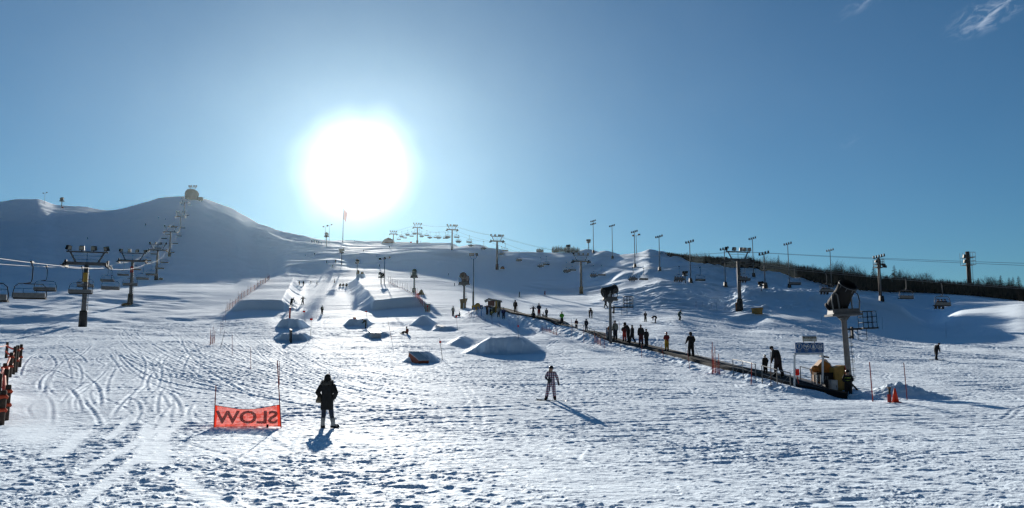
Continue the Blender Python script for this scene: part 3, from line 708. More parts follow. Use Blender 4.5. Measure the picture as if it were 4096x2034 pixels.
RZL = math.radians(18); RZR = math.radians(16)
GL = 'floodlit towers of the left hill chairlift'; GR = 'floodlit towers of the right-hand chairlift'
LT = [lift_tower(330, 1308, 1052, 76, 'nearest lift tower on the left, with a yellow plate on its pole', GL, RZL, 1004, sign=YEL),
      lift_tower(520, 1217, 1041, 50, 'second lift tower of the left line, with a red plate on its pole', GL, RZL, 1010, sign=RED),
      lift_tower(624, 1122, 998, 33, 'third lift tower of the left line, beside a yellow pad at its foot', GL, RZL, 976, pad=BROWN),
      lift_tower(677, 1028, 925, 25, 'fourth lift tower up the shaded left hill', GL, RZL, 906),
      lift_tower(719, 930, 866, 18, 'fifth lift tower, high on the shaded left hill', GL, RZL, 848, sleeve=False),
      lift_tower(736, 852, 808, 15, 'last lift tower just below the hilltop station', GL, RZL, 792, sleeve=False)]
RT = [lift_tower(2960, 1242, 1036, 55, 'nearest big lift tower on the right, with an orange pad at its foot', GR, RZR, 1003, n_lamp=5),
      lift_tower(2325, 1176, 1043, 34, 'lift tower standing at the edge of the shaded face right of centre', GR, RZR, 1019, pad=mat('tan_sleeve', (0.17, 0.11, 0.045), 0.7)),
      lift_tower(1988, 1080, 962, 26, 'lift tower in front of the red caged mast', GR, RZR, 943, n_lamp=5, pad=mat('rusty_sleeve', (0.14, 0.05, 0.035), 0.7)),
      lift_tower(1808, 1002, 917, 21, 'tall lift tower rising from a rounded foot on the ridge', GR, RZR, 902, n_lamp=5, pad=ROOFG),
      lift_tower(1669, 977, 909, 17, 'lift tower on the ridge right of the sun, with a bright rope on its left', GR, RZR, 895),
      lift_tower(1573, 974, 936, 14, 'last lift tower of the right line, behind the brown dome', GR, RZR, 927, sleeve=False)]

def lerp_rope(towers, side, first, last, sag=0.009):
    """sagging rope points through the sheaves of one side"""
    P = [first]+[t[side] for t in towers]+([last] if last is not None else []); out = []
    for a, b in zip(P[:-1], P[1:]):
        L_ = (b-a).length; n = max(6, int(L_/4))
        for k in range(n):
            s = k/n; p = a.lerp(b, s); p.z -= 4*(sag if a is not P[0] else sag*0.45)*L_*s*(1-s)*min(1.0, L_/60); out.append(p)
    out.append(P[-1]); return out
def off(tw, side, dY, dz):
    d = (tw[0][side]-tw[1][side]); d = d/abs(d.y); p = tw[0][side]+Vector((d.x*dY, -dY, dz)); return p
TOPL = gp(758, 800)
ropes = {}
ropes['LL'] = lerp_rope(LT, 'L', off(LT, 'L', 75, -6.8), TOPL+Vector((-2.0, 0, 5.5)))
ropes['LR'] = lerp_rope(LT, 'R', off(LT, 'R', 75, -6.8), TOPL+Vector((2.6, 0, 6.5)))
TOPR = Vector((RT[-1]['g'].x-9, RT[-1]['g'].y+40, RT[-1]['g'].z+4))
ropes['RL'] = lerp_rope(RT, 'L', off(RT, 'L', 95, -14.7), TOPR+Vector((-2, 0, 0)), 0.014)
ropes['RR'] = lerp_rope(RT, 'R', off(RT, 'R', 95, -14.7), TOPR+Vector((2, 0, 0)), 0.014)
def rope_obj(name, lines, r, m, label, cat):
    mb = MB()
    for l in lines: mb.tube(l, r, 6)
    tag(mb.build(name, m, None, True), label, cat)
rope_obj('haul_rope', [ropes['LL'], ropes['LR']], 0.021, ROPE, 'bright sagging haul rope of the left hill chairlift', 'rope')
rope_obj('haul_rope', [ropes['RL'], ropes['RR']], 0.028, STEEL, 'dark haul rope of the right-hand chairlift', 'rope')
rope_obj('signal_cable', [lerp_rope(RT, 'C', off(RT, 'C', 95, -14.4), None, 0.008), lerp_rope(RT, 'D', off(RT, 'D', 95, -14.0), None, 0.008)], 0.022, DARK, 'pair of thin cables strung over the top of the right lift towers', 'cable')

def rope_at(rope, px):
    k = ray(px, 1080)[0]
    for a, b in zip(rope[:-1], rope[1:]):
        ka, kb = a.x/a.y, b.x/b.y
        if (ka-k)*(kb-k) <= 0 and ka != kb:
            return a.lerp(b, (k-ka)/(kb-ka))
    return None
def make_chair():
    t = thing('lift_chair', '', 'lift chair', (0, 0, 0))
    W = 1.2
    MB().tube([(0, 0, 0.05), (0, 0, -0.15), (0.10, 0, -0.35), (0.10, 0, -1.35), (0.02, 0, -1.62), (-0.5, 0, -1.72)], 0.055, 6).build('hanger', STEEL, t, True)
    MB().box((0, 0, 0.05), (0.16, 0.7, 0.16)).build('grip', DARK, t)
    MB().tube([(-W, -0.1, -2.85), (-W*1.02, 0, -2.55), (-W*0.92, 0, -1.95), (-W*0.72, 0, -1.74), (W*0.72, 0, -1.74), (W*0.92, 0, -1.95), (W*1.02, 0, -2.55), (W, -0.1, -2.85)], 0.045, 6).build('bail', STEEL, t, True)
    MB().box((0, 0.15, -2.90), (2*W*0.98, 0.52, 0.13)).build('seat', BLACK, t)
    MB().box((0, -0.10, -2.66), (2*W*0.95, 0.09, 0.40), rx=0.12).build('backrest', GALV, t)
    b = MB(); b.tube([(-W*0.95, 0, -2.12), (W*0.95, 0, -2.12)], 0.022, 5)
    for x in (-0.4, 0.4): b.tube([(x*W, 0, -2.12), (x*W, 0.05, -2.45)], 0.02, 5)
    b.build('safety_bar', DARK, t)
    return t
chair0 = make_chair(); chair_used = [False]
CHAIRS = []
def place_chair(rope, px, label, group, rz):
    p = rope_at(ropes[rope], px)
    if p is None: return None
    o = chair0 if not chair_used[0] else copy_tree(chair0); chair_used[0] = True
    o.location = p; o.rotation_euler = (0, 0, rz); o['label'] = label; o['group'] = group
    CHAIRS.append(o); return o
GCL = 'empty chairs on the left hill chairlift'; GCR = 'chairs on the right-hand chairlift'
place_chair('LR', -42, 'empty chair cut off by the left edge of the picture', GCL, RZL)
place_chair('LR', 126, 'largest empty quad chair, on the near rope left of the first lift tower', GCL, RZL)
place_chair('LR', 328, 'empty quad chair overlapping the pole of the nearest left lift tower', GCL, RZL)
place_chair('LL', 186, 'empty chair on the far rope, between the largest chair and the nearest left tower', GCL, RZL)
place_chair('LL', 346, 'empty chair just behind the pole of the nearest left lift tower', GCL, RZL)
place_chair('LR', 446, 'lower of two overlapping empty chairs right of the nearest left tower', GCL, RZL)
place_chair('LL', 432, 'upper of two overlapping empty chairs right of the nearest left tower', GCL, RZL)
for rp, px in [('LL', 494), ('LR', 524), ('LR', 572), ('LL', 545), ('LR', 606), ('LL', 588), ('LR', 638), ('LL', 612), ('LR', 657), ('LL', 628), ('LR', 681), ('LR', 696), ('LL', 650), ('LL', 664), ('LR', 710), ('LR', 724), ('LL', 684), ('LL', 700), ('LR', 736), ('LR', 746), ('LL', 716)]:
    place_chair(rp, px, 'small empty chair further up the left hill lift', GCL, RZL)
RIDES = []
for px, n in [(2977, 3), (2717, 4), (2531, 3), (2375, 3), (2267, 3), (2163, 2), (2076, 3), (2006, 2), (1934, 3), (1883, 2), (1833, 3), (1790, 3), (1754, 3), (1718, 2), (1685, 3), (1656, 3), (1628, 3), (1604, 3), (3303, 3), (3762, 3)]:
    lab = {2977: 'chair with riders beside the pole of the big right lift tower', 2717: 'chair with four riders in a row, in front of a small snow gun', 2531: 'chair with three riders, left of an empty chair over the shaded face',
           3303: 'dark chair with riders against the wood, left of the big snow gun', 3762: 'lone chair with riders low against the wood at far right'}.get(px, 'small chair carrying riders up the right-hand lift')
    c = place_chair('RL', px, lab, GCR, RZR)
    if c: RIDES.append((c, n))
for px in [3177, 3619, 2800, 2574, 2407, 2290, 2185, 2020, 1876, 1826, 1780, 1742, 1705, 1676, 1644, 1617, 1593]:
    lab = {3177: 'empty chair below a slender light pole, left of the big snow gun', 3619: 'empty chair dark against the wood right of the big snow gun', 2800: 'empty chair hanging left of the big right lift tower', 2574: 'empty chair over the shaded face right of the chair with three riders'}.get(px, 'small empty chair coming down the right-hand lift')
    place_chair('RR', px, lab, GCR, RZR)

# ------------------------------------------------------------------ light poles and masts
GP_ = 'tall floodlight poles along the right skyline'
def light_pole(bx, by, ty, label, rows=1, n=4, width=1.9, group=GP_, base=True, yaw=-0.35, r=0.13, tilt=0.0, g=None):
    g = g or gp(bx, by); H = (by-ty)/F*g.y
    t = thing('light_pole', label, 'light pole', g, 0, group, tilt=tilt)
    MB().tube([(0, 0, -0.5), (0, 0, H)], [r*1.25, r*0.75], 8).build('pole', STEEL, t, True)
    if base: MB().box((0, 0, 0.55), (0.95, 0.95, 1.3), taper=0.8).build('base_box', DARK, t)
    for q in range(rows):
        z = H-0.1-q*1.25; R_ = Matrix.Rotation(yaw, 3, 'Z')
        MB().tube([R_ @ Vector((-width*0.55, 0, 0))+Vector((0, 0, z-0.22)), R_ @ Vector((width*0.55, 0, 0))+Vector((0, 0, z+0.22))], 0.06, 6).build('crossbar', STEEL, t)
        for k in range(n):
            x = (k/(n-1)-0.5)*width if n > 1 else 0
            p = R_ @ Vector((x, -0.05, 0)); zz = z+0.22+x/width*0.44
            MB().box((p.x, p.y, zz+0.12), (width/n*0.92, 0.5, 0.5), rz=yaw, rx=0.4, taper=0.75).build('floodlight', DARK, t)
    return t
for a in [(2374, 1013, 884, 'two-tier light pole, leftmost of the tall poles on the right skyline', 2), (2450, 1036, 903, 'light pole second from the left on the right skyline', 1), (2540, 1070, 927, 'light pole rising beside the twin-lamp post, left of the right-hand knoll', 1),
          (2639, 1084, 947, 'light pole standing on the face of the right-hand knoll', 1), (2694, 1014, 889, 'two-tier light pole, tallest on the slope behind the knoll', 2), (2763, 1132, 968, 'light pole with its foot low on the shaded face, right of the knoll', 1),
          (2788, 1047, 914, 'light pole right of the dark shed roof on the skyline', 1), (2896, 1066, 933, 'taller of the two light poles left of the big right lift tower', 1), (2902, 1148, 996, 'shorter light pole left of the big right lift tower, foot on the shaded face', 1),
          (3015, 1108, 954, 'light pole just right of the big right lift tower', 1), (3061, 1153, 1016, 'light pole right of the big lift tower, ending below the wood line', 1), (3158, 1152, 976, 'light pole in front of the wood, above an empty chair', 1),
          (3327, 1150, 1002, 'light pole in front of the wood, left of the big snow gun', 1)]:
    light_pole(a[0], a[1], a[2], a[3], a[4])
light_pole(3526, 1206, 1028, 'light pole beside the short caged mast, low box at its foot', 1, 5, 2.1)
GS = 'slim twin-lamp posts on the skyline'
for bx, by, ty, lab in [(177, 818, 772, 'small twin-lamp post on the left ridge'), (1300, 978, 906, 'twin-lamp post left of the flagpole, nearer the hill'), (1316, 976, 901, 'twin-lamp post left of the flagpole, nearer the flag'),
                        (2217, 1000, 960, 'twin-lamp post standing in the bushes'), (2546, 1017, 942, 'twin-lamp post close beside a taller light pole'), (3037, 1070, 980, 'three-lamp post behind the right lift tower, before the wood'),
                        (1537, 1136, 1036, 'pale lamp post behind the right end of the halfpipe')]:
    light_pole(bx, by, ty, lab, 1, 2 if 'twin' in lab else 3, 2.2 if 'twin' in lab else 2.4, GS, base=False, yaw=0.1, r=0.10)
# three big floods on a forked post
g = gp(1893, 1228); H = (1228-1034)/F*g.y; s_ = g.y/F
t = thing('light_pole', 'tall post with a fork and three big square floodlights, left of the hut', 'light pole', g)
MB().tube([(0, 0, -0.4), (0, 0, 2.9), (0, 0, 2.95), (0, 0, H)], [0.20, 0.19, 0.12, 0.085], 8).build('pole', STEEL, t, True)
MB().tube([(-12*s_, 0, H+10*s_), (-12*s_, 0, H+3*s_), (-6*s_, 0, H-1*s_), (0, 0, H-2*s_), (6*s_, 0, H-1*s_), (12*s_, 0, H+3*s_), (12*s_, 0, H+10*s_)], 0.05, 6).build('yoke', STEEL, t, True)
for x, z, yw in [(-13, 17, 0.3), (-3, 17, -0.1), (13, 17, -1.1)]:
    f = MB().box((x*s_, 0, H+z*s_), (12*s_, 8*s_, 14*s_), rz=yw, rx=0.3, taper=0.85).build('floodlight', STEEL, t)
    d = Matrix.Rotation(yw, 3, 'Z') @ Vector((0, -4.2*s_, 0)); MB().box((x*s_+d.x, d.y, H+(z-0.5)*s_), (10*s_, 0.03, 11*s_), rz=yw, rx=0.3).build('lamp_glass', GLASS, f)

def caged_mast(px, by, ty, label, m, wpx, lamps, g=None, cage_from=0.55, ladder=True):
    g = g or gp(px, by); H = (by-ty)/F*g.y; w = wpx/F*g.y/2
    t = thing('caged_mast', label, 'mast', g, 0, 'masts with caged working platforms')
    MB().tube([(0, 0, -0.8), (0, 0, H)], [w*0.42, w*0.36], 12).build('pole', m, t, True)
    c = MB(); zs = [H*(cage_from+(0.97-cage_from)*k/3) for k in range(4)]
    for z in zs: c.tube([(-w, -w, z), (w, -w, z), (w, w, z), (-w, w, z), (-w, -w, z)], 0.07, 5)
    for x, y in ((-1, -1), (1, -1), (1, 1), (-1, 1), (0, -1), (-1, 0), (1, 0)): c.tube([(x*w, y*w, zs[0]), (x*w, y*w, zs[-1])], 0.06, 5)
    c.build('cage', m, t)
    d = MB(); d.box((0, 0, zs[0]), (2*w, 2*w, 0.12)); d.box((0, 0, zs[2]-0.4), (2*w, 2*w, 0.12)); d.build('platform', m, t)
    for i, (x, z) in enumerate(lamps): MB().box((x*w, -w*0.9, H*z), (w*0.9, w*0.7, w*0.6), rz=0.3*x, rx=0.3, taper=0.8).build('floodlight', DARK, t)
    if ladder:
        l = MB()
        for dx in (-0.16, 0.16): l.tube([(w*0.75+dx, 0, 0), (w*0.75+dx, 0, zs[0])], 0.04, 4)
        for k in range(int(zs[0]/0.4)): l.tube([(w*0.75-0.16, 0, 0.3+k*0.4), (w*0.75+0.16, 0, 0.3+k*0.4)], 0.03, 4)
        l.build('ladder', m, t)
caged_mast(2036, 998, 899, 'dark red caged mast with ladder, alone on the skyline right of the sun', RED if False else mat('dark_red_steel', (0.13, 0.035, 0.03), 0.6), 25, [(-0.6, 0.94), (0.4, 0.9), (-0.8, 0.6)], cage_from=0.5)
WB = Vector((ray(3878, 1130)[0]*335, 335, 0)); WB.z = CAMZ+335*ray(3878, 1150)[1]
caged_mast(3872, 1150, 1006, 'tall dark caged mast rising behind the wood at far right', mat('dark_rust_steel', (0.05, 0.03, 0.026), 0.7), 40, [(-0.95, 0.86), (-0.9, 0.72)], g=WB, cage_from=0.62)
WB2 = gp(3523, 1203)
caged_mast(3521, 1203, 1033, 'shorter dark caged mast before the wood, beside a light pole', mat('dark_rust_steel', (0.05, 0.03, 0.026), 0.7), 30, [(-0.9, 0.92), (0.9, 0.84), (1.2, 0.80)], g=WB2, cage_from=0.78, ladder=False)
# stacks of lamps on thin masts near the knoll
for px, by, ty, lab in [(2507, 1014, 962, 'thin mast stacked with lamps, taller of two left of the knoll'), (2519, 1015, 994, 'thin mast stacked with lamps, shorter of two left of the knoll'), (2706, 1016, 988, 'small lamp mast behind the knoll, near the two-tier pole'), (2816, 1052, 1008, 'small lamp mast at the left end of the wood')]:
    g = gp(px, by); H = (by-ty)/F*g.y; t = thing('lamp_mast', lab, 'lamp mast', g, 0, 'thin masts carrying stacked lamps')
    MB().tube([(0, 0, -0.3), (0, 0, H)], 0.09, 6).build('pole', STEEL, t)
    for k in range(4):
        for sx in (-1, 1): MB().box((sx*0.45, 0, H*(0.55+0.14*k)), (0.6, 0.4, 0.36), rz=0.4*sx, rx=0.4).build('lamp', DARK, t)

# ------------------------------------------------------------------ snow guns
def snow_gun(g, H, S, yaw, el, label, m=DARK, pm=GALV, tilt=0.0, cage=0, loops=True, ctrl=True, rungs=True, base_pad=None, hd=None):
    """S = barrel diameter; yaw turns the barrel (0 = towards the hill)"""
    t = thing('snow_gun', label, 'snow gun', g, 0, 'fan snow guns on posts', tilt=tilt)
    MB().tube([(0, 0, -0.5), (0, 0, H*0.93), (0, 0, H)], [S*0.175, S*0.155, S*0.40], 12).build('pole', pm, t, True)
    pl = MB(); pl.box((0, 0, H+0.06*S), (1.75*S, 1.25*S, 0.12*S)); pl.box((0, -0.05*S, H+0.26*S), (1.55*S, 1.0*S, 0.30*S), taper=0.94); pl.build('platform', STEEL, t)
    R_ = Matrix.Rotation(yaw, 3, 'Z') @ Matrix.Rotation(el, 3, 'X')
    C = Vector((0, 0, H+1.12*S))
    def ring(y, r, n=18): return [C+R_ @ Vector((r*math.cos(2*math.pi*k/n), y, r*math.sin(2*math.pi*k/n))) for k in range(n)]
    b = MB(); b.loft([ring(-0.72*S, 0.56*S), ring(-0.60*S, 0.60*S), ring(-0.3*S, 0.56*S), ring(0.35*S, 0.50*S), ring(0.86*S, 0.52*S), ring(0.90*S, 0.47*S), ring(0.55*S, 0.44*S), ring(0.0, 0.40*S)], cap=False)
    b.add(ring(0.0, 0.40*S), [tuple(range(18))]); b.build('barrel', m, t, True)
    f = MB(); f.loft([ring(-0.74*S, 0.60*S), ring(-0.86*S, 0.66*S), ring(-0.96*S, 0.52*S), ring(-1.02*S, 0.2*S)]); f.build('fan_intake', BLACK, t, True)
    nz = MB(); nz.tube([C+R_ @ Vector((0.53*S*math.cos(2*math.pi*k/18), 0.80*S, 0.53*S*math.sin(2*math.pi*k/18))) for k in range(19)], 0.028*S, 5)
    for k in range(9):
        a = 2*math.pi*k/9; p = Vector((0.53*S*math.cos(a), 0.80*S, 0.53*S*math.sin(a))); nz.tube([C+R_ @ p, C+R_ @ (p*1.02+Vector((0, -0.22*S, 0)))], 0.02*S, 4)
    nz.build('nozzle_ring', GALV, t)
    if loops:
        for sx in (-1, 1):
            MB().tube([(sx*0.72*S, -0.45*S, H+0.12*S), (sx*0.80*S, -0.50*S, H+0.8*S), (sx*0.74*S, -0.45*S, H+1.22*S), (sx*0.56*S, -0.40*S, H+1.36*S), (sx*0.40*S, -0.36*S, H+1.22*S), (sx*0.36*S, -0.40*S, H+0.6*S), (sx*0.38*S, -0.45*S, H+0.14*S)], 0.045*S, 6).build('guard_loop', GALV, t, True)
    MB().box((0, 0, H+0.62*S), (0.5*S, 0.35*S, 0.7*S), rz=yaw).build('yoke', STEEL, t)
    if ctrl: MB().box((-0.30*S, -0.56*S, H+0.75*S), (0.55*S, 0.24*S, 0.62*S)).build('control_box', GREYBOX, t)
    if rungs:
        r = MB()
        for k in range(int(H*0.8/0.5)): r.tube([(S*0.2, 0, 0.5+k*0.5), (S*0.2+0.22, 0, 0.5+k*0.5), (S*0.2+0.22, 0, 0.62+k*0.5), (S*0.2, 0, 0.62+k*0.5)], 0.02, 4)
        r.tube([(S*0.2+0.11, 0, 0.3), (S*0.2+0.11, 0, H*0.85)], 0.015, 4); r.build('rungs', DARK, t)
    if cage:
        x0 = cage; w = 0.85; zc = H-0.75*S if hd is None else hd
        c = MB(); c.box((x0+w*0.5, 0, zc), (w*1.15, 0.75*S, 0.10)); c.box((x0*0.55, 0, zc-0.02), (x0*0.95, 0.16, 0.12)); c.box((S*0.42, 0, zc-0.25), (0.12, 0.14, 0.75))
        c.tube([(S*0.2, 0, zc-0.55), (S*0.42, 0, zc-0.5)], 0.06, 5)
        for x in (0, 0.36, 0.7, 1.0):
            for y in (-0.33*S, 0.33*S): c.tube([(x0+w*x, y, zc), (x0+w*x, y, zc+1.05)], 0.022, 4)
        for z in (0.36, 0.7, 1.05): c.tube([(x0, -0.33*S, zc+z), (x0+w, -0.33*S, zc+z), (x0+w, 0.33*S, zc+z), (x0, 0.33*S, zc+z), (x0, -0.33*S, zc+z)], 0.022, 4)
        c.tube([(x0-0.25, 0, zc), (x0-0.25, 0, zc-0.7), (x0+0.3, 0, zc-0.7), (x0+0.3, 0, zc)], 0.022, 4); c.tube([(x0-0.25, 0, zc-0.35), (x0+0.3, 0, zc-0.35)], 0.02, 4)
        c.build('access_cage', DARK, t)
    return t
def gun_at(px, by, plat_py, spx, yaw, el, label, **k):
    g = k.pop('g', None) or gp(px, by); return snow_gun(g, (by-plat_py)/F*g.y, spx/F*g.y, yaw, el, label, **k)
BIGG = at(3383, 50.5)
gb = snow_gun(BIGG, (1550-1272)/F*50.5, 1.08, math.radians(207), math.radians(52), 'big black snow gun high on a leaning grey post with rungs, above the orange pads', tilt=-math.radians(2.0), cage=1.05, m=BLACK, pm=STEEL, ctrl=False)
ga2 = at(2441, 79); snow_gun(ga2, (1372-1202)/F*79, 0.86, math.radians(-62), math.radians(18), 'snow gun on a grey post with a pale control box, rising behind the carpet queue', cage=1.35)
PALE = mat('weathered_gun_paint', (0.20, 0.17, 0.16), 0.6); GREENG = mat('pale_green_gun_paint', (0.22, 0.27, 0.22), 0.6)
gun_at(1856, 1230, 1140, 27, math.radians(170), 0.25, 'large reddish snow gun facing downhill on a post in a yellow pad', m=mat('dusty_red_gun', (0.17, 0.11, 0.11), 0.6), loops=True, ctrl=False)
gun_at(1656, 1172, 1112, 18, math.radians(190), 0.6, 'pale green snow gun on a post beside the yellow tent shape', m=GREENG, pm=GREENG, ctrl=False)
gun_at(1524, 1136, 1112, 13, math.radians(40), 0.4, 'small tilted snow gun behind the right halfpipe deck', m=PALE, pm=PALE, ctrl=False, rungs=False)
gun_at(1428, 1100, 1056, 11, math.radians(30), 0.4, 'faint snow gun on a post above the square snow block', m=PALE, pm=PALE, ctrl=False, rungs=False)
gun_at(1366, 1062, 1013, 11, math.radians(-60), 0.3, 'faint snow gun on a post on the hill below the flagpole', m=PALE, pm=PALE, ctrl=False, rungs=False)
gun_at(1305, 988, 948, 11, math.radians(20), 0.3, 'snow gun crowded by two lamp posts on the ridge left of the flagpole', m=PALE, pm=PALE, ctrl=False, rungs=False)
gun_at(246, 830, 806, 10, math.radians(15), 0.3, 'small dark snow gun on the left ridge, above a red pad', loops=False, rungs=False, ctrl=False)
gun_at(2354, 1000, 972, 9, math.radians(60), 0.1, 'dark snow gun with caged ladder on the first knoll of the right ridge', loops=False, ctrl=False)
gun_at(2273, 1012, 994, 9, math.radians(70), 0.0, 'dark snow gun at the right end of the bushes', loops=False, ctrl=False, rungs=False)
gun_at(2742, 1134, 1104, 12, math.radians(-60), 0.2, 'snow gun just right of the chair with four riders', loops=False, ctrl=False, rungs=False)
gun_at(3045, 1164, 1146, 12, math.radians(-70), 0.2, 'low snow gun on the crest right of the big lift tower', loops=False, ctrl=False, rungs=False)
# ------------------------------------------------------------------ hilltop, ridge and wood
g = gp(762, 801); s_ = g.y/F
t = thing('hilltop_station', 'round-shouldered lift station building crowning the left hill, lamp frame on its roof', 'lift station', g)
def sec(y, k=1.0): return [Vector((x*s_*k, y, z*s_)) for x, z in [(-21, -8), (-23, 8), (-25, 28), (-23, 36), (-16, 44), (-8, 46), (8, 46), (17, 42), (24, 32), (25, 22), (23, 20), (24, 4), (22, -2)]]
MB().loft([sec(0), sec(4)]).build('hall', mat('dark_station_cladding', (0.030, 0.024, 0.019), 0.95), t)
MB().box((0, -0.15, 24*s_), (34*s_, 0.2, 14*s_)).build('front_opening', DARK, t)
fr = MB(); fr.tube([(-17*s_, 3, 58*s_), (17*s_, 3, 58*s_)], 0.22, 5); fr.tube([(-16*s_, 3, 54*s_), (16*s_, 3, 54*s_)], 0.15, 5)
for sx in (-1, 1): fr.tube([(sx*8*s_, 3, 45*s_), (sx*12*s_, 3, 58*s_)], 0.2, 5)
fr.build('lamp_frame', STEEL, t)
for x in (-15, -7, 5, 14): MB().box((x*s_, 3, 62*s_), (4.6*s_, 1.0, 5*s_), rx=0.3).build('floodlight', DARK, t)
g = gp(802, 807); s_ = g.y/F
t = thing('operator_hut', 'tiny square hut on stilts right of the hilltop station', 'hut', g)
MB().box((0, 0, 10*s_), (14*s_, 3, 10*s_)).build('cabin', BROWN, t); MB().box((0, 0, 16*s_), (16*s_, 3.4, 2*s_)).build('roof', DARK, t)
for sx in (-1, 1): MB().box((sx*5*s_, 0, 2*s_), (2*s_, 2, 8*s_)).build('leg', DARK, t)
g = gp(1371, 969); H = (969-832)/F*g.y
t = thing('flagpole', 'tall bare flagpole on the ridge straight below the sun, flag hanging', 'flagpole', g)
MB().tube([(0, 0, -0.5), (0, 0, H)], [0.26, 0.13], 8).build('pole', STEEL, t, True)
fl = MB(); rows = []
for i in range(7):
    z = H-0.3-i*0.95; rows.append([Vector((0.1+k*0.55*(1-0.06*i), 0.25*math.sin(k*1.3+i*0.6), z-0.55*k)) for k in range(5)])
fl.loft(rows, closed=False, cap=False); fl.build('flag', mat('thin_flag', (0.6, 0.45, 0.45), 0.8, transl=0.6), t)
g = gp(1547, 975); s_ = g.y/F
t = thing('dome_shelter', 'brown-red rounded shelter on the ridge right below the sun', 'shelter', g)
rings = []
for q in range(5):
    y = q*2.2; rings.append([Vector((x*s_, y, z*s_)) for x, z in [(-24, -2), (-19, 6), (-12, 14), (-4, 20), (6, 23), (16, 21), (23, 15), (26, 10), (26, 4), (20, -2)]])
MB().loft(rings).build('cover', DOME, t, False)
MB().tube([(-22*s_, -0.1, 1*s_), (-10*s_, -0.1, 16*s_), (6*s_, -0.1, 23*s_), (24*s_, -0.1, 15*s_)], 0.2, 5).build('rim', BROWN, t)
for px, by, w, h, lab, m in [(1753, 973, 36, 5, 'low pale wall ride on the ridge, right of the dome', ROOFG), (1644, 973, 9, 4, 'small red box at the foot of the ridge lift tower', RED)]:
    g = gp(px, by); s_ = g.y/F; t = thing('ridge_box', lab, 'box', g)
    MB().box((0, 0, h*0.5*s_), (w*s_, 2.5, h*s_), taper=0.93).build('body', m, t); MB().box((0, 0, h*s_+0.12), (w*0.8*s_, 0.3, 0.14)).build('coping', DARK, t)
g = gp(2762, 1040); s_ = g.y/F
t = thing('dark_shed', 'long dark shed with sloping roof half sunk behind the ridge, right of the knoll', 'shed', g+Vector((0, 6, -2.0)))
MB().poly([(-46*s_, 0, -6*s_), (-42*s_, 0, 26*s_), (12*s_, 0, 20*s_), (30*s_, 0, 8*s_), (34*s_, 0, -10*s_)], 9).build('roof', DARK, t)
MB().box((0, -4.6, 0), (60*s_, 0.2, 10*s_)).build('wall', BROWN, t)
g = gp(2550, 1014); s_ = g.y/F
t = thing('dark_shed', 'small dark roof peeping over the ridge left of the right-hand knoll', 'shed', g+Vector((0, 4, -0.6)))
MB().poly([(-14*s_, 0, -4*s_), (-4*s_, 0, 6*s_), (12*s_, 0, 9*s_), (16*s_, 0, -6*s_)], 5).build('roof', DARK, t); MB().box((0, -2.6, -2*s_), (24*s_, 0.2, 6*s_)).build('wall', BROWN, t)

TWIG = mat('winter_twigs', (0.045, 0.034, 0.025), 0.95, noise=0.5, scale=3)
NEEDLE = mat('conifer_needles', (0.022, 0.033, 0.020), 0.9, noise=0.5, scale=4)
BARK = mat('bark', (0.05, 0.038, 0.030), 0.9)
rt = random.Random(21)
class Sticks:
    def __init__(s): s.v = []; s.f = []
    def seg(s, a, b, r0, r1):
        d = (b-a); 
        if d.length < 1e-4: return
        d.normalize(); u = d.cross(Vector((0.3, 1, 0.2))).normalized(); w = d.cross(u); o = len(s.v)
        for p, r in ((a, r0), (b, r1)):
            for k in range(3):
                t = 2.094*k; q = p+u*math.cos(t)*r+w*math.sin(t)*r; s.v.append((q.x, q.y, q.z))
        s.f += [(o, o+1, o+4, o+3), (o+1, o+2, o+5, o+4), (o+2, o, o+3, o+5)]
    def bare(s, p, h, spread=0.35, n=9, r=0.06):
        top = p+Vector((rt.uniform(-.12, .12)*h, rt.uniform(-.1, .1)*h, h)); s.seg(p, top, r*1.3, r*0.35)
        for k in range(n):
            f = rt.uniform(0.22, 0.95); b = p.lerp(top, f); L_ = h*spread*(1.15-f)*rt.uniform(.5, 1.1); an = rt.uniform(0, 6.28)
            e = b+Vector((math.cos(an)*L_*.55, math.sin(an)*L_*.55, L_)); s.seg(b, e, r*0.55, r*0.22)
            for q in range(2):
                c = b.lerp(e, rt.uniform(.35, .9)); l2 = L_*rt.uniform(.3, .55); a2 = rt.uniform(0, 6.28); s.seg(c, c+Vector((math.cos(a2)*l2*.5, math.sin(a2)*l2*.5, l2)), r*0.3, r*0.16)
    def done(s, name, m, parent=None):
        me = bpy.data.meshes.new(name); me.from_pydata(s.v, [], s.f); me.materials.append(m); o = bpy.data.objects.new(name, me); col.objects.link(o)
        if parent: o.parent = parent
        return o
# rows of ridge the wood stands behind: (photo column, row of the snow edge, row of the tree tops)
EDGE = [(2660, 1018, 1004), (2720, 1034, 1012), (2800, 1046, 1012), (2880, 1060, 1016), (2960, 1068, 1020), (3040, 1074, 1026), (3100, 1081, 1030), (3170, 1098, 1034), (3230, 1118, 1046), (3300, 1138, 1058), (3360, 1147, 1056), (3420, 1156, 1064), (3500, 1163, 1074), (3570, 1166, 1082), (3640, 1167, 1092), (3720, 1170, 1100), (3800, 1174, 1104), (3900, 1181, 1112), (4000, 1192, 1118), (4096, 1202, 1124), (4200, 1204, 1128)]
ex = [e[0] for e in EDGE]
def edge_at(px):
    return np.interp(px, ex, [e[1] for e in EDGE]), np.interp(px, ex, [e[2] for e in EDGE])
def edge_pt(px):
    b, tp = edge_at(px); x, y = march(px, b+5, coarse_h); return x, y, b, tp
EP = {}
for px in range(2650, 4240, 15): EP[px] = edge_pt(px)
wood = Sticks(); core = MB()
keys = sorted(EP)
prev = None
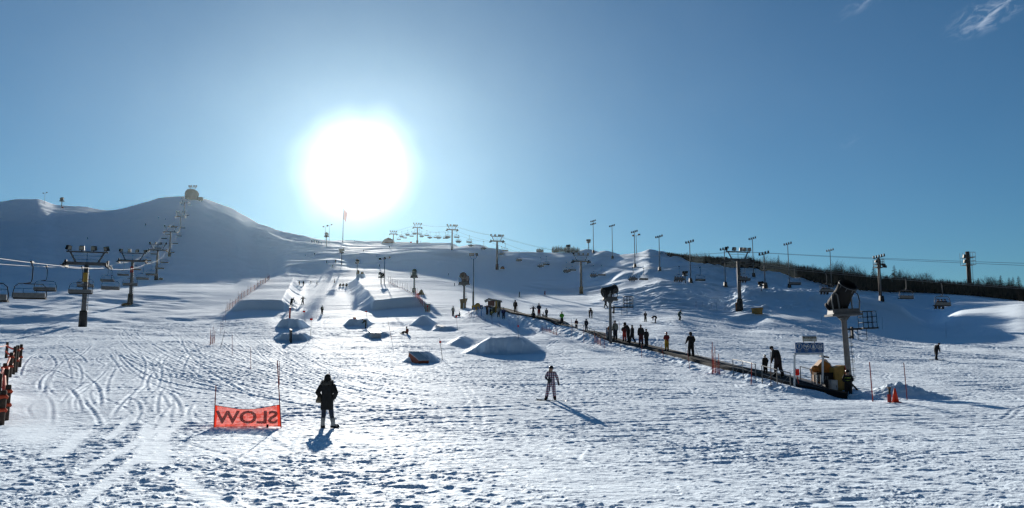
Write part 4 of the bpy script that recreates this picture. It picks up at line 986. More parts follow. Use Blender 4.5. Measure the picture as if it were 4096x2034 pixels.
for row in range(5):
    for px in keys:
        x, y, b, tp = EP[px]
        for q in range(4):
            ppx = px+rt.uniform(-8, 8); d = 4+row*5+rt.uniform(-2, 2); a, tt = ray(ppx, b); Y = y+d; top = CAMZ+ray(ppx, tp)[1]*Y
            base = CAMZ+ray(ppx, b+14)[1]*Y
            h = max(2.0, (top-base)*rt.uniform(0.55, 1.0)*(0.9+0.14*math.sin(ppx*0.021)+0.08*math.sin(ppx*0.07))); wood.bare(Vector((a*Y, Y, base)), h, rt.uniform(.45, .8), 10 if row > 1 else 14, 0.034)
tag(wood.done('bare_wood', TWIG), 'belt of bare dark winter trees behind the snow edge on the right', 'wood')['kind'] = 'stuff'
# dense undergrowth that makes the lower half of the wood opaque
vs = []; fs = []
U = Sticks()
for row in range(4):
    for px in keys:
        x, y, b, tp = EP[px]
        for q in range(22):
            ppx = px+rt.uniform(-9, 9); Y = y+3+row*4+rt.uniform(-2, 2); a, _ = ray(ppx, b); base = CAMZ+ray(ppx, b+16)[1]*Y; hh = (CAMZ+ray(ppx, b-(b-tp)*rt.uniform(0.25, 0.80))[1]*Y)-base
            p = Vector((a*Y, Y, base)); lean = rt.uniform(-.9, .9); w = rt.uniform(.14, .42); o = len(U.v)
            U.v += [(p.x-w, p.y, p.z), (p.x+w, p.y+rt.uniform(-.4, .4), p.z), (p.x+lean+w*.6, p.y, p.z+hh*.75), (p.x+lean*1.2, p.y, p.z+hh)]; U.f.append((o, o+1, o+2, o+3))
tag(U.done('undergrowth', mat('dark_thicket', (0.009, 0.008, 0.0065), 1.0, noise=0.5)), 'dense dark thicket filling the lower part of the wood', 'thicket')['kind'] = 'stuff'
def conifer(px, tpy, label, w=0.2, dy=9):
    b, tp = edge_at(px); x, y = march(px, b+5, coarse_h); Y = y+dy; a, _ = ray(px, b); z0 = CAMZ+ray(px, b+10)[1]*Y; H = CAMZ+ray(px, tpy)[1]*Y-z0
    t = thing('conifer_tree', label, 'conifer', (a*Y, Y, z0), 0, 'conifers rising from the wood')
    MB().tube([(0, 0, 0), (0, 0, H*0.96)], [0.16, 0.03], 6).build('trunk', BARK, t)
    vs = []; fs = []
    n = int(26+H*2)
    for k in range(n):
        f = k/n; z = H*(0.16+0.84*f); L_ = H*w*(1-f)**0.85*rt.uniform(.75, 1.2)+0.12
        for q in range(9):
            an = rt.uniform(0, 6.28); l = L_*rt.uniform(.6, 1.1); d = Vector((math.cos(an), math.sin(an), 0)); s = Vector((-d.y, d.x, 0))*0.13*l+Vector((0, 0, 0.03))
            o = len(vs); c = Vector((0, 0, z)); e = c+d*l+Vector((0, 0, -0.28*l))
            vs += [c-s*.5, c+s*.5, e+s*.7+Vector((0, 0, .05)), e+d*.14*l, e-s*.7]; fs.append((o, o+1, o+2, o+3, o+4))
    me = bpy.data.meshes.new('crown'); me.from_pydata([tuple(v) for v in vs], [], fs); me.materials.append(NEEDLE); c = bpy.data.objects.new('crown', me); col.objects.link(c); c.parent = t
for px, tp, lab in [(3500, 1062, 'pointed conifer just left of the shorter caged mast'), (3582, 1061, 'bushy conifer standing highest in the wood, right of the shorter caged mast'), (3604, 1078, 'small conifer touching the bushy one on its right'), (3116, 1018, 'slender conifer at the left part of the wood'),
                    (4009, 1101, 'pointed conifer, leftmost of the group at the right edge'), (4042, 1110, 'short conifer in the middle of the group at the right edge'), (4058, 1108, 'slim conifer right of the middle of the right edge group'), (4081, 1104, 'conifer nearest the right edge of the picture'), (3918, 1112, 'lone small conifer right of the tall caged mast')]:
    conifer(px, tp, lab, 0.17 if 'slender' in lab else 0.24)
# bushes on the left part of the right ridge
B = Sticks()
for k in range(420):
    px = rt.uniform(2146, 2318); x, y = march(px, np.interp(px, [2146, 2318], [1010, 1014]), coarse_h); Y = y+rt.uniform(0, 9); a, _ = ray(px, 1010)
    h = rt.uniform(1.2, 3.2)*(0.65+0.5*math.sin((px-2146)/172*math.pi)); B.bare(Vector((a*Y, Y, gz(a*Y, Y)-0.3)), h, 0.5, 7, 0.05)
tag(B.done('bare_bushes', mat('dry_bushes', (0.10, 0.085, 0.05), 0.9, noise=0.4)), 'brown bare bushes along the skyline right of the caged red mast', 'bushes')['kind'] = 'stuff'

# ------------------------------------------------------------------ terrain park
def rail_box(px, by, label, w, l, h, m_side, m_top, yaw=0.0, tilt=0.0, dz=0.0, dy=0.6):
    """slide box sticking out of a snow mound towards the viewer"""
    x, y = march(px, by, base_h); g = Vector((x, y-dy, gz(x, y-dy-0.4)+dz))
    t = thing('slide_box', label, 'park feature', g, yaw-math.atan(ray(px, by)[0]))
    R_ = Matrix.Rotation(tilt, 3, 'X')
    def P(p): return tuple(R_ @ Vector(p))
    b = MB(); b.add([P(q) for q in [(-w/2, 0, -0.3), (w/2, 0, -0.3), (w/2, 0, h), (-w/2, 0, h), (-w/2, l, -0.3), (w/2, l, -0.3), (w/2, l, h), (-w/2, l, h)]], [(0, 1, 2, 3), (1, 5, 6, 2), (4, 0, 3, 7), (5, 4, 7, 6), (0, 4, 5, 1)]); b.build('body', m_side, t)
    d = MB(); d.add([P(q) for q in [(-w/2-.03, -.03, h+.02), (w/2+.03, -.03, h+.02), (w/2+.03, l, h+.02), (-w/2-.03, l, h+.02), (-w/2-.03, -.03, h+.07), (w/2+.03, -.03, h+.07), (w/2+.03, l, h+.07), (-w/2-.03, l, h+.07)]], [(3, 2, 1, 0), (4, 5, 6, 7), (0, 1, 5, 4), (1, 2, 6, 5), (2, 3, 7, 6), (3, 0, 4, 7)]); d.build('slide_top', m_top, t)
    return t
def yb(by, px=1500): return march(px, by, base_h)[1]
rail_box(1702, 1452, 'orange-sided slide box with white top in the nearest low mound', 40/F*yb(1448, 1700), 2.5, 0.24, mat('orange_ply', (0.36, 0.09, 0.04), 0.7), WHITE, 0.35, math.radians(15), dy=1.2)
rail_box(1509, 1352, 'grey slide box with a flat pale top, centre of the park', 37/F*yb(1352), 3.2, 0.62, GREYBOX, mat('pale_deck', (0.5, 0.52, 0.53), 0.5), 0.12, math.radians(6), dy=0.7)
rail_box(1778, 1325, 'low white slide box lying in the small mound on the right of the park', 28/F*yb(1325, 1780), 3.0, 0.36, WHITE, WHITE, 0.25, math.radians(7), dy=0.3)
rail_box(1160, 1312, 'narrow red and white rail end on top of the left jump mound', 7/F*yb(1316, 1160), 3.0, 1.45, RED, WHITE, 0.0, math.radians(5), dy=0.3)
rail_box(1174, 1368, 'thin dark rail standing on edge in the second left mound', 5/F*yb(1366, 1174), 3.5, 1.35, DARK, DARK, 0.05, math.radians(4), dy=0.9)
rail_box(1420, 1306, 'small red box end peeping over the mound beside the bending snowboarder', 9/F*yb(1306, 1420), 2.4, 0.62, RED, WHITE, 0.05, math.radians(5), dy=0.2)
rail_box(1686, 1276, 'low dark red tube lying on top of the diamond shaped mound', 34/F*yb(1300, 1686), 0.5, 0.10, mat('dull_red_tube', (0.22, 0.05, 0.045), 0.6), DARK, 0.1, 0.0, dy=-3.6, dz=0.05)

# marker poles
def marker(px, by, tx, ty, label, m=ORPOLE, r=0.022, flag=None, group=None, g=None, cat='marker pole', name='marker_pole'):
    g = g or gp(px, by); Y = g.y
    a, tt = ray(tx, ty); top = Vector((a*Y, Y, CAMZ+tt*Y))-g
    rr = max(r, 0.00020*Y)
    if flag is None:
        o = MB().tube([(0, 0, -0.25), tuple(top)], [rr, rr*0.8], 6).build(name, m); o.location = g; tag(o, label, cat, group); return o
    t = thing(name, label, cat, g, 0, group)
    MB().tube([(0, 0, -0.25), tuple(top)], [rr, rr*0.8], 6).build('pole', m, t)
    fy, fh, fw = flag; f = (by-fy)/(by-ty); p = top*f; s_ = Y/F
    MB().box((p.x, p.y-0.03, p.z), (fw*s_, 0.03, fh*s_), rz=0.1).build('red_tag', REDT, t)
    return t
for a in [(1221, 1293, 1215, 1235, 'red tagged marker pole left of the skier standing below the halfpipe', (1247, 7, 10)), (1242, 1350, 1246, 1265, 'red tagged marker pole beside the left jump mound', (1278, 8, 12)), (1471, 1284, 1463, 1238, 'red tagged marker pole below the right halfpipe deck', (1247, 6, 8)),
          (1772, 1441, 1759, 1354, 'red tagged marker pole right of the nearest slide box', (1369, 9, 9)), (1831, 1322, 1824, 1247, 'red tagged marker pole by the seated snowboarder near the signs', (1268, 6, 7)), (2074, 1358, 2070, 1220, 'pale marker pole with an orange sleeve behind the big jump', (1306, 9, 6))]:
    marker(a[0], a[1], a[2], a[3], a[4], BAMB, flag=a[5], group='marker poles with red tags in the park')
for a in [(1569, 1361, 1548, 1264, 'leaning bare pole without a tag in the middle of the park'), (842, 1381, 843, 1316, 'pole at the left end of the loose net below the halfpipe'), (883, 1335, 884, 1286, 'short pole left of the pair below the net'), (891, 1323, 893, 1261, 'taller pole of the pair below the net'), (902, 1290, 902, 1232, 'pole at the foot of the orange net'),
          (879, 1394, 900, 1322, 'dark pole leaning to the right, left of the straight poles'), (929, 1420, 929, 1340, 'straight bare pole between the leaning one and the banner'), (1004, 1478, 1003, 1390, 'straight pole just above the banner'), (1118, 1540, 1117, 1446, 'shorter pole right behind the banner post'), (1322, 1612, 1317, 1493, 'pole partly hidden behind the woman in the long coat')]:
    marker(a[0], a[1], a[2], a[3], a[4], ORPOLE if 'dark' not in a[4] else BAMB, group='bare marker poles on the left of the slope', r=0.02)
GM = 'orange poles along the magic carpet'
for px, by, tx, ty, lab in [(3492, 1607, 3478, 1449, 'tall red pole, left of two right of the big snow gun'), (3629, 1601, 3615, 1451, 'tall red pole, right of two right of the big snow gun'), (2848, 1496, 2849, 1369, 'tall pole by the loose net between the skier in black and the railing'), (3083, 1546, 3083, 1409, 'tall dark pole between the child and the stooping man on the carpet'), (3003, 1540, 3007, 1451, 'red pole left of the first railing')]:
    marker(px, by, tx, ty, lab, ORPOLE if 'dark' not in lab else BAMB, 0.028, group='tall poles near the foot of the carpet')
for px, by, tx, ty in [(2761, 1476, 2749, 1402), (2658, 1442, 2645, 1379), (2566, 1432, 2567, 1380), (2482, 1408, 2483, 1382), (2418, 1394, 2418, 1332), (2336, 1372, 2334, 1312), (2284, 1360, 2286, 1279), (2228, 1342, 2219, 1295), (2853, 1492, 2854, 1411), (2057, 1316, 2051, 1285), (2041, 1312, 2034, 1274), (2000, 1308, 1995, 1276), (1972, 1296, 1966, 1270), (1944, 1286, 1935, 1248), (1926, 1276, 1915, 1243), (1908, 1269, 1906, 1239), (1885, 1269, 1885, 1241), (1880, 1268, 1873, 1240), (2172, 1334, 2164, 1302), (2477, 1330, 2478, 1290)]:
    marker(px, by, tx, ty, 'thin orange pole stuck in the bank along the magic carpet', ORPOLE, 0.02, group=GM)
for px, by, ty in [(2809, 1228, 1208), (2866, 1236, 1212), (2900, 1240, 1214), (2940, 1244, 1220), (2845, 1232, 1213)]: marker(px, by, px, ty, 'thin pole at the foot of the rough snow bank', BAMB, 0.02, group='thin poles below the rough snow bank')
for px, by, ty, lab in [(2784, 1227, 1205, 'thick red stub pole at the left end of the rough snow bank'), (3286, 1291, 1260, 'thin pole at the foot of the shaded mound, left of the big snow gun'), (3529, 1320, 1270, 'thin pole at the foot of the shaded mound, right of the access cage'), (3784, 1356, 1288, 'lone thin pole on the open slope at far right')]:
    marker(px, by, px, ty, lab, RED if 'red' in lab else BAMB, 0.05 if 'red' in lab else 0.02)

def net_fence(pts, ph, nh, label, m_post=ORPOLE, sub=2, netm=NET, sag=0.0):
    P = [gp(*p) for p in pts]
    t = thing('net_fence', label, 'net fence', P[0]); O = P[0]
    Q = []
    for a, b in zip(P[:-1], P[1:]):
        for k in range(sub): 
            q = a.lerp(b, k/sub); q.z = gz(q.x, q.y); Q.append(q)
    Q.append(P[-1])
    n = MB(); lo = []; hi = []
    for i, q in enumerate(Q):
        w = 0.12*math.sin(i*2.1); lo.append(q-O+Vector((0, w, 0.03))); hi.append(q-O+Vector((0, -w*.5, nh*(1-sag*abs(math.sin(i*1.7))))))
    n.loft([lo, hi], closed=False, cap=False); n.build('net', netm, t)
    for i, q in enumerate(Q):
        rr = max(0.022, 0.0002*q.y); MB().tube([q-O+Vector((0, 0, -.2)), q-O+Vector((0.05*math.sin(i*3), 0, ph*(0.85+0.15*math.sin(i*1.9))))], rr, 5).build('post', m_post, t)
net_fence([(907, 1246), (930, 1232), (952, 1212), (976, 1192), (1003, 1172), (1030, 1152), (1052, 1138), (1070, 1126), (1078, 1120)], 2.1, 1.25, 'orange net fence climbing along the left side of the halfpipe')
net_fence([(840, 1380), (850, 1376), (858, 1374)], 1.6, 1.0, 'short loose piece of orange net below the halfpipe fence', sub=1, sag=0.5)
net_fence([(1553, 1132), (1580, 1142), (1610, 1156), (1640, 1172), (1662, 1190)], 1.9, 0.35, 'fence of thin poles along the right side of the halfpipe', BAMB, sub=3)
net_fence([(1662, 1190), (1676, 1206), (1690, 1226), (1706, 1244)], 2.0, 1.3, 'pinkish net fence dropping past the right corner of the halfpipe', sub=2)
net_fence([(2850, 1494), (2862, 1496), (2878, 1500)], 1.75, 1.3, 'loose red net hanging beside a tall pole near the carpet', sub=1, sag=0.6)
net_fence([(2378, 1372), (2392, 1378), (2402, 1384)], 1.1, 0.9, 'crumpled orange net on the bank left of the blue sign', sub=1, sag=0.5)
net_fence([(2170, 1322), (2200, 1332), (2228, 1342)], 0.8, 0.45, 'low orange net lying on the bank in the middle of the carpet', sub=2, sag=0.4)
net_fence([(1815, 970), (1840, 971), (1865, 973), (1885, 975)], 2.6, 2.0, 'faint net fence on the skyline right of the tall ridge tower', BAMB, sub=2)
# net panel with a red tag at the pipe's right corner
g = gp(1710, 1249); s_ = g.y/F
t = thing('marker_board', 'upright pale panel with a red tag at the right corner of the halfpipe', 'marker board', g)
for sx in (-1, 1): MB().tube([(sx*11*s_, 0, -0.2), (sx*11*s_, 0, 36*s_)], 0.035, 6).build('post', BAMB, t)
MB().box((0, 0, 17*s_), (22*s_, 0.04, 32*s_)).build('panel', mat('dusty_panel', (0.40, 0.36, 0.34), 0.8), t)
MB().box((0, -0.06, 24*s_), (8*s_, 0.04, 7*s_)).build('red_tag', REDT, t); MB().box((0.2*s_, -0.05, 12*s_), (2*s_, 0.04, 20*s_)).build('red_strip', REDT, t)

# ------------------------------------------------------------------ pads and hut round the top of the carpet
def curved_pad(px, by, w, h, label, m, flare=1.4, dy=0.0, cut=0.0):
    g = gp(px, by)+Vector((0, dy, 0)); s_ = g.y/F
    t = thing('crash_pad', label, 'pad', g)
    rings = []
    for z, k in [(-0.05, 1.0), (0.25, 0.98), (0.5, 0.96), (0.75, 1.0+0.3*(flare-1)), (1.0, flare)]:
        rings.append([Vector((w*s_*0.5*k*math.cos(an)+w*s_*0.12*(k-1), -w*s_*0.45*k*math.sin(an)+0.5, z*h*s_+(0.06*h*s_*math.cos(an) if z == 1 else 0))) for an in [math.pi*(q/12) for q in range(13)]])
    MB().loft(rings, closed=False, cap=False).build('cover', m, t, True)
    if cut: MB().box((0.12*w*s_, -w*s_*0.45-0.02+0.5, h*s_*0.30), (w*s_*0.16, 0.04, h*s_*0.5)).build('pale_strip', WHITE, t)
PADB = mat('worn_yellow_brown_pad', (0.24, 0.16, 0.07), 0.75)
curved_pad(1852, 1236, 24, 40, 'tall worn yellow pad round the foot of the reddish snow gun', PADB, 1.45, cut=1)
curved_pad(1893, 1240, 14, 18, 'small yellow pad round the foot of the three-flood post', YEL, 1.2)
curved_pad(1655, 1172, 15, 20, 'brown pad round the foot of the pale green snow gun', BROWN, 0.9)
g = gp(1908, 1240); s_ = g.y/F; t = thing('crash_pad', 'curled yellow pad standing left of the hut', 'pad', g)
MB().poly([(-12*s_, 0, 0), (-9*s_, 0, 18*s_), (-2*s_, 0, 26*s_), (8*s_, 0, 27*s_), (13*s_, 0, 20*s_), (12*s_, 0, 0)], 0.9).build('cover', YEL, t); MB().tube([(-9*s_, -.5, 18*s_), (-2*s_, -.5, 26*s_), (8*s_, -.5, 27*s_), (13*s_, -.5, 20*s_)], 0.05, 5).build('seam', BROWN, t)
g = gp(1684, 1180); s_ = g.y/F; t = thing('tent_pad', 'yellow-brown pad propped up like a small tent beside the green snow gun', 'pad', g)
MB().poly([(-14*s_, 0, -1*s_), (0, 0, 20*s_), (4*s_, 0, 21*s_), (12*s_, 0, 4*s_), (12*s_, 0, -1*s_)], 1.6).build('cover', mat('faded_yellow_pad', (0.36, 0.26, 0.13), 0.8), t); MB().tube([(12*s_, 0, 0), (17*s_, 0, 4*s_), (20*s_, 0, 1*s_)], 0.05, 5).build('strap', DARK, t)
g = gp(1437, 1100); s_ = g.y/F
for x, w, h, lab in [(-8, 12, 18, 'taller faded yellow pad on top of the square snow block'), (9, 12, 12, 'lower faded yellow pad on the right of the square snow block')]:
    t = thing('crash_pad', lab, 'pad', g+Vector((x*s_, 1.0, 0)))
    MB().box((0, 0, h*.5*s_), (w*s_, 0.8, h*s_), ry=0.06, taper=0.85).build('cover', mat('faded_yellow_pad', (0.36, 0.26, 0.13), 0.8), t); MB().box((0, -0.45, h*.6*s_), (w*.9*s_, 0.06, h*.1*s_)).build('strap', BROWN, t)
for px, by, w, h, lab, m in [(644, 1120, 18, 9, 'yellowish pad lying right of the third left lift tower', PADB), (506, 1221, 34, 9, 'fallen tan pad on the snow left of the second left lift tower', PADB), (2010, 1078, 22, 13, 'orange-brown pad lying right of the lift tower below the caged mast', mat('burnt_orange_pad', (0.33, 0.14, 0.06), 0.75)), (250, 834, 9, 7, 'red pad on the left ridge under the small snow gun', RED)]:
    g = gp(px, by); s_ = g.y/F; t = thing('fallen_pad', lab, 'pad', g)
    MB().poly([(-w*.5*s_, 0, -.3*h*s_), (-w*.38*s_, 0, h*.55*s_), (-w*.05*s_, 0, h*s_), (w*.3*s_, 0, h*.8*s_), (w*.5*s_, 0, -.2*h*s_)], 1.2).build('cover', m, t); MB().tube([(-w*.38*s_, -.63, h*.5*s_), (0, -.63, h*.8*s_), (w*.3*s_, -.63, h*.65*s_)], 0.05, 5).build('strap', BROWN, t)
curved_pad(3032, 1258, 44, 26, 'curved orange pad standing open beside the big right lift tower', mat('golden_pad', (0.40, 0.22, 0.05), 0.7), 1.15)
curved_pad(2953, 1248, 16, 38, 'orange pad leaning on the left side of the big right lift tower foot', mat('burnt_orange_pad', (0.33, 0.14, 0.06), 0.75), 1.1)
# hut
g = gp(1974, 1257); s_ = g.y/F*1.0
t = thing('operator_hut', 'yellow and dark red lift hut with sloping grey roof at the carpet top', 'hut', g+Vector((0, 1.2, 0)))
MB().poly([(-38*s_, 0, 54*s_), (-20*s_, 0, 64*s_), (34*s_, 0, 54*s_), (34*s_, 0, 50*s_), (-20*s_, 0, 59*s_), (-34*s_, 0, 49*s_)], 2.8).build('roof', ROOFG, t)
MB().box((-9*s_, -0.2, 44*s_), (26*s_, 1.6, 18*s_)).build('upper_wall', HUTRED, t)
MB().box((21*s_, -0.15, 26*s_), (12*s_, 1.7, 52*s_)).build('side_wall', mat('dull_green_boards', (0.09, 0.10, 0.06), 0.8), t)
MB().box((10*s_, -0.35, 26*s_), (8*s_, 1.7, 52*s_)).build('yellow_post', YEL, t)
for x in (-22, 27): MB().box((x*s_, -0.3, 26*s_), (3*s_, 0.3, 52*s_)).build('corner_post', HUTRED, t)
MB().box((-2*s_, -0.1, 12*s_), (16*s_, 1.2, 24*s_)).build('counter', mat('dull_green_boards', (0.09, 0.10, 0.06), 0.8), t)
MB().box((-13*s_, -0.2, 30*s_), (2*s_, 0.2, 14*s_)).build('window_bar', HUTRED, t)
def sign_post(px, by, cy, w, h, label, round_=False, m=BLUE, glyph='down', pm=BLUE):
    g = gp(px, by); s_ = g.y/F; zc = (by-cy)*s_
    t = thing('lift_sign', label, 'sign', g)
    MB().tube([(0, 0, -0.2), (0, 0, zc)], 0.045, 6).build('post', pm, t)
    b = MB()
    if round_: b.poly([(w*.5*s_*math.cos(2*math.pi*k/18), -0.06, zc+h*.5*s_*math.sin(2*math.pi*k/18)) for k in range(18)], 0.05)
    else: b.box((0, -0.06, zc), (w*s_, 0.05, h*s_))
    f = b.build('board', m, t); q = MB()
    q.poly([(-.28*w*s_, -.10, zc+.22*h*s_), (0, -.10, zc-.05*h*s_), (.28*w*s_, -.10, zc+.22*h*s_), (.10*w*s_, -.10, zc-.10*h*s_), (.06*w*s_, -.10, zc-.32*h*s_), (-.06*w*s_, -.10, zc-.32*h*s_), (-.10*w*s_, -.10, zc-.10*h*s_)], 0.015)
    q.build('symbol', WHITE, f)
sign_post(1896, 1266, 1236, 11, 12, 'round blue sign, left of the three signs before the hut', True)
sign_post(1912, 1266, 1232, 9, 9, 'smaller round blue sign between the two others before the hut', True)
sign_post(1926, 1266, 1229, 12, 17, 'square blue sign nearest the hut')

# ------------------------------------------------------------------ magic carpet and its foot
def resample(P, step):
    P = [Vector((p[0], p[1], 0)) for p in P]; out = [P[0]]
    for a, b in zip(P[:-1], P[1:]):
        n = max(1, int((b-a).length/step))
        for k in range(1, n+1): out.append(a.lerp(b, k/n))
    return out
CP_ = resample(CARPET, 0.8)
def smooth_path(P, n=6):
    for _ in range(n):
        P = [P[0]]+[(P[i-1]+P[i]*2+P[i+1])*0.25 for i in range(1, len(P)-1)]+[P[-1]]
    return P
CP_ = smooth_path(CP_)
for p in CP_: p.z = float(coarse_h(np.array([p.x]), np.array([p.y]))[0])
CP_ = smooth_path(CP_, 3)
O = CP_[0].copy()
cr = thing('magic_carpet', 'long black conveyor carpet carrying people up the slope on the right', 'conveyor lift', O)
def strip(profile, name, m):
    rings = []
    for i, p in enumerate(CP_):
        d = CP_[min(i+1, len(CP_)-1)]-CP_[max(i-1, 0)]; d.z = 0; d.normalize(); s = Vector((d.y, -d.x, 0))
        rings.append([p-O+s*x+Vector((0, 0, z)) for x, z in profile])
    MB().loft(rings, closed=True).build(name, m, cr)
strip([(-0.40, 0.06), (0.40, 0.06), (0.40, 0.20), (-0.40, 0.20)], 'belt', BLACK)
strip([(-0.60, -0.25), (-0.43, -0.25), (-0.43, 0.235), (-0.60, 0.235)], 'side_frame', BLACK)
strip([(0.43, -0.2), (0.60, -0.2), (0.60, 0.235), (0.43, 0.235)], 'side_frame', DARK)
strip([(0.62, 0.02), (1.5, 0.02), (1.5, 0.10), (0.62, 0.10)], 'walkway', mat('snowy_walkway', (0.20, 0.21, 0.23), 0.8))
def carpet_pt(px):
    k = ray(px, 1450)[0]
    for a, b in zip(CP_[:-1], CP_[1:]):
        ka, kb = a.x/a.y, b.x/b.y
        if (ka-k)*(kb-k) <= 0 and ka != kb: return a.lerp(b, (k-ka)/(kb-ka))
    return CP_[0]
def railing(pxs, label, h=0.95, side=-1, off_=0.85, braces=True):
    P = [carpet_pt(px) for px in pxs]; d = (P[-1]-P[0]); d.z = 0; d.normalize(); s = Vector((-d.y, d.x, 0))*off_*side
    P = [p+s for p in P]; O = P[0]
    t = thing('railing', label, 'railing', O)
    top = [p-O+Vector((0, 0, h)) for p in P]; mid = [p-O+Vector((0, 0, h*.5)) for p in P]
    MB().tube([P[0]-O+Vector((0, 0, -.1))]+[top[0]-Vector((0, 0, .08))]+top+[top[-1]-Vector((0, 0, .08)), P[-1]-O+Vector((0, 0, -.1))], 0.028, 6).build('handrail', GALV, t)
    for p in P[1:-1]: MB().tube([p-O+Vector((0, 0, -.1)), p-O+Vector((0, 0, h))], 0.024, 5).build('upright', GALV, t)
    if braces:
        for a, b in zip(P[:-1], P[1:]): MB().tube([a-O, b-O+Vector((0, 0, h*.9))], 0.014, 4).build('brace', GALV, t)
    MB().tube(mid, 0.018, 5).build('mid_rail', GALV, t)
railing([3024, 3066, 3120], 'grey pipe railing left of the stooping man on the carpet', off_=1.5, side=-1)
railing([3136, 3198, 3252], 'grey pipe railing between the stooping man and the sign gate', off_=1.5, side=-1)
railing([2332, 2378, 2402, 2424], 'grey pipe railing along the carpet left of the blue sign', h=0.95, off_=1.2, side=-1)
railing([3152, 3196], 'short low pipe hoop at the near side under the sign gate', h=0.95, off_=0.75, side=1, braces=False)

# sign gate
Yg = carpet_pt(3240).y
s_ = Yg/F
gl_ = carpet_pt(3178); gr_ = gl_+Vector((112*s_, 0.4, 0)); 
def rel(px, py, o, dy=0.0):
    a, tt = ray(px, py); Y = Yg+dy; return Vector((a*Y, Y, CAMZ+tt*Y))-o
t = thing('sign_gate', 'white-posted gate over the carpet with a blue four-pictogram board and a small white name sign', 'sign gate', gl_); O = gl_
pl = [rel(3178, 1565, O), rel(3178, 1420, O)]; pr = [rel(3291, 1530, O), rel(3291, 1420, O)]
MB().tube(pl, 0.055, 8).build('post', WHITE, t); MB().tube(pr, 0.055, 8).build('post', WHITE, t)
bm_ = MB(); bm_.tube([rel(3176, 1416, O), rel(3293, 1416, O)], 0.05, 6); bm_.tube([rel(3178, 1426, O), rel(3186, 1416, O)], 0.04, 6); bm_.tube([rel(3291, 1426, O), rel(3283, 1416, O)], 0.04, 6); bm_.build('crossbeam', WHITE, t)
def board(x0, y0, x1, y1, m, name, par, d=-0.06, th=0.04):
    a = rel(x0, y1, O); b = rel(x1, y0, O); c = (a+b)*.5; return MB().box((c.x, c.y+d, c.z), (abs(b.x-a.x), th, abs(b.z-a.z))).build(name, m, par)
bb = board(3180, 1371, 3292, 1412, BLUE, 'blue_board', t)
nb = board(3209, 1346, 3264, 1367, DARK, 'name_board_frame', t); board(3211, 1348, 3262, 1365, mat('name_board', (0.62, 0.61, 0.56), 0.6), 'name_board', nb, -0.085, 0.02)
for px in (3214, 3258): MB().tube([rel(px, 1367, O), rel(px, 1372, O)], 0.03, 5).build('bracket', WHITE, nb)
def text_mesh(txt, size, m, name, par, loc, mirror=False, ext=0.004, sx=1.0, bold=0.0):
    cu = bpy.data.curves.new('t', 'FONT'); cu.body = txt; cu.size = size; cu.align_x = 'CENTER'; cu.align_y = 'CENTER'; cu.extrude = ext; cu.offset = bold; cu.resolution_u = 3
    o = bpy.data.objects.new('t', cu); col.objects.link(o); bpy.context.view_layer.update()
    me = bpy.data.meshes.new_from_object(o.evaluated_get(bpy.context.evaluated_depsgraph_get())); bpy.data.objects.remove(o)
    co_ = np.empty(len(me.vertices)*3); me.vertices.foreach_get('co', co_); co_ = co_.reshape(-1, 3)
    out = np.stack([co_[:, 0]*sx*(-1 if mirror else 1), -co_[:, 2], co_[:, 1]], 1); me.vertices.foreach_set('co', out.ravel()); me.update()
    me.materials.clear(); me.materials.append(m); me.name = name
    o = bpy.data.objects.new(name, me); col.objects.link(o); o.parent = par; o.location = loc; return o
def fr_(px, py, d): v = rel(px, py, O); return Vector((v.x, v.y+d, v.z))
text_mesh('PROGRESSION', 8.2*s_, DARK, 'lettering', nb, fr_(3236.5, 1353, -0.105), bold=0.004)
text_mesh('PARK', 6.0*s_, mat('faded_ink', (0.25, 0.25, 0.24), 0.7), 'lettering', nb, fr_(3236.5, 1361, -0.105), sx=1.4)
for cx, kind in [(3194, 'q'), (3223, 'hand'), (3251, 'person'), (3278, 'pair')]:
    q = MB(); c = rel(cx, 1387, O); R0 = 12*s_; y = c.y-0.095
    q.tube([(c.x+R0*math.cos(2*math.pi*k/24), y, c.z+R0*math.sin(2*math.pi*k/24)) for k in range(25)], 0.9*s_, 5, cap=False)
    if kind == 'hand':
        q.box((c.x, y, c.z+1*s_), (17*s_, .02, 4*s_), ry=0.2); q.box((c.x, y, c.z-3*s_), (2.5*s_, .02, 9*s_)); q.box((c.x+4*s_, y-.004, c.z+4*s_), (4*s_, .02, 4*s_))
    if kind == 'person':
        q.ell((c.x, y, c.z+6*s_), (2.4*s_, .02, 2.4*s_), 8, 5); q.box((c.x, y, c.z-2*s_), (9*s_, .02, 12*s_), taper=0.8)
    if kind == 'pair':
        for dx in (-4, 4): q.ell((c.x+dx*s_, y, c.z+5*s_), (2*s_, .02, 2*s_), 8, 5); q.box((c.x+dx*s_, y, c.z-1*s_), (4*s_, .02, 8*s_), taper=0.8)
        q.box((c.x, y+.003, c.z-6.5*s_), (16*s_, .02, 2*s_), ry=-0.18)
    pic = q.build('pictogram', WHITE, bb)
    if kind == 'q': text_mesh('?', 20*s_, WHITE, 'question_mark', bb, Vector((c.x, y, c.z)), bold=0.006)
    ln = MB()
    for r_ in range(3 if kind == 'q' else 2): ln.box((c.x, y, c.z-(16.5+r_*3)*s_), ((15 if r_ % 2 == 0 else 11)*s_, .015, 1.1*s_))
    ln.build('caption', mat('caption_grey', (0.35, 0.42, 0.5), 0.6), bb)
marker(3178, 1578, 3176, 1448, 'pink-red pole with a red paddle leaning on the left gate post', ORPOLE, 0.03, flag=(1500, 26, 20), g=carpet_pt(3182)+Vector((-0.05, -0.75, -0.1)))
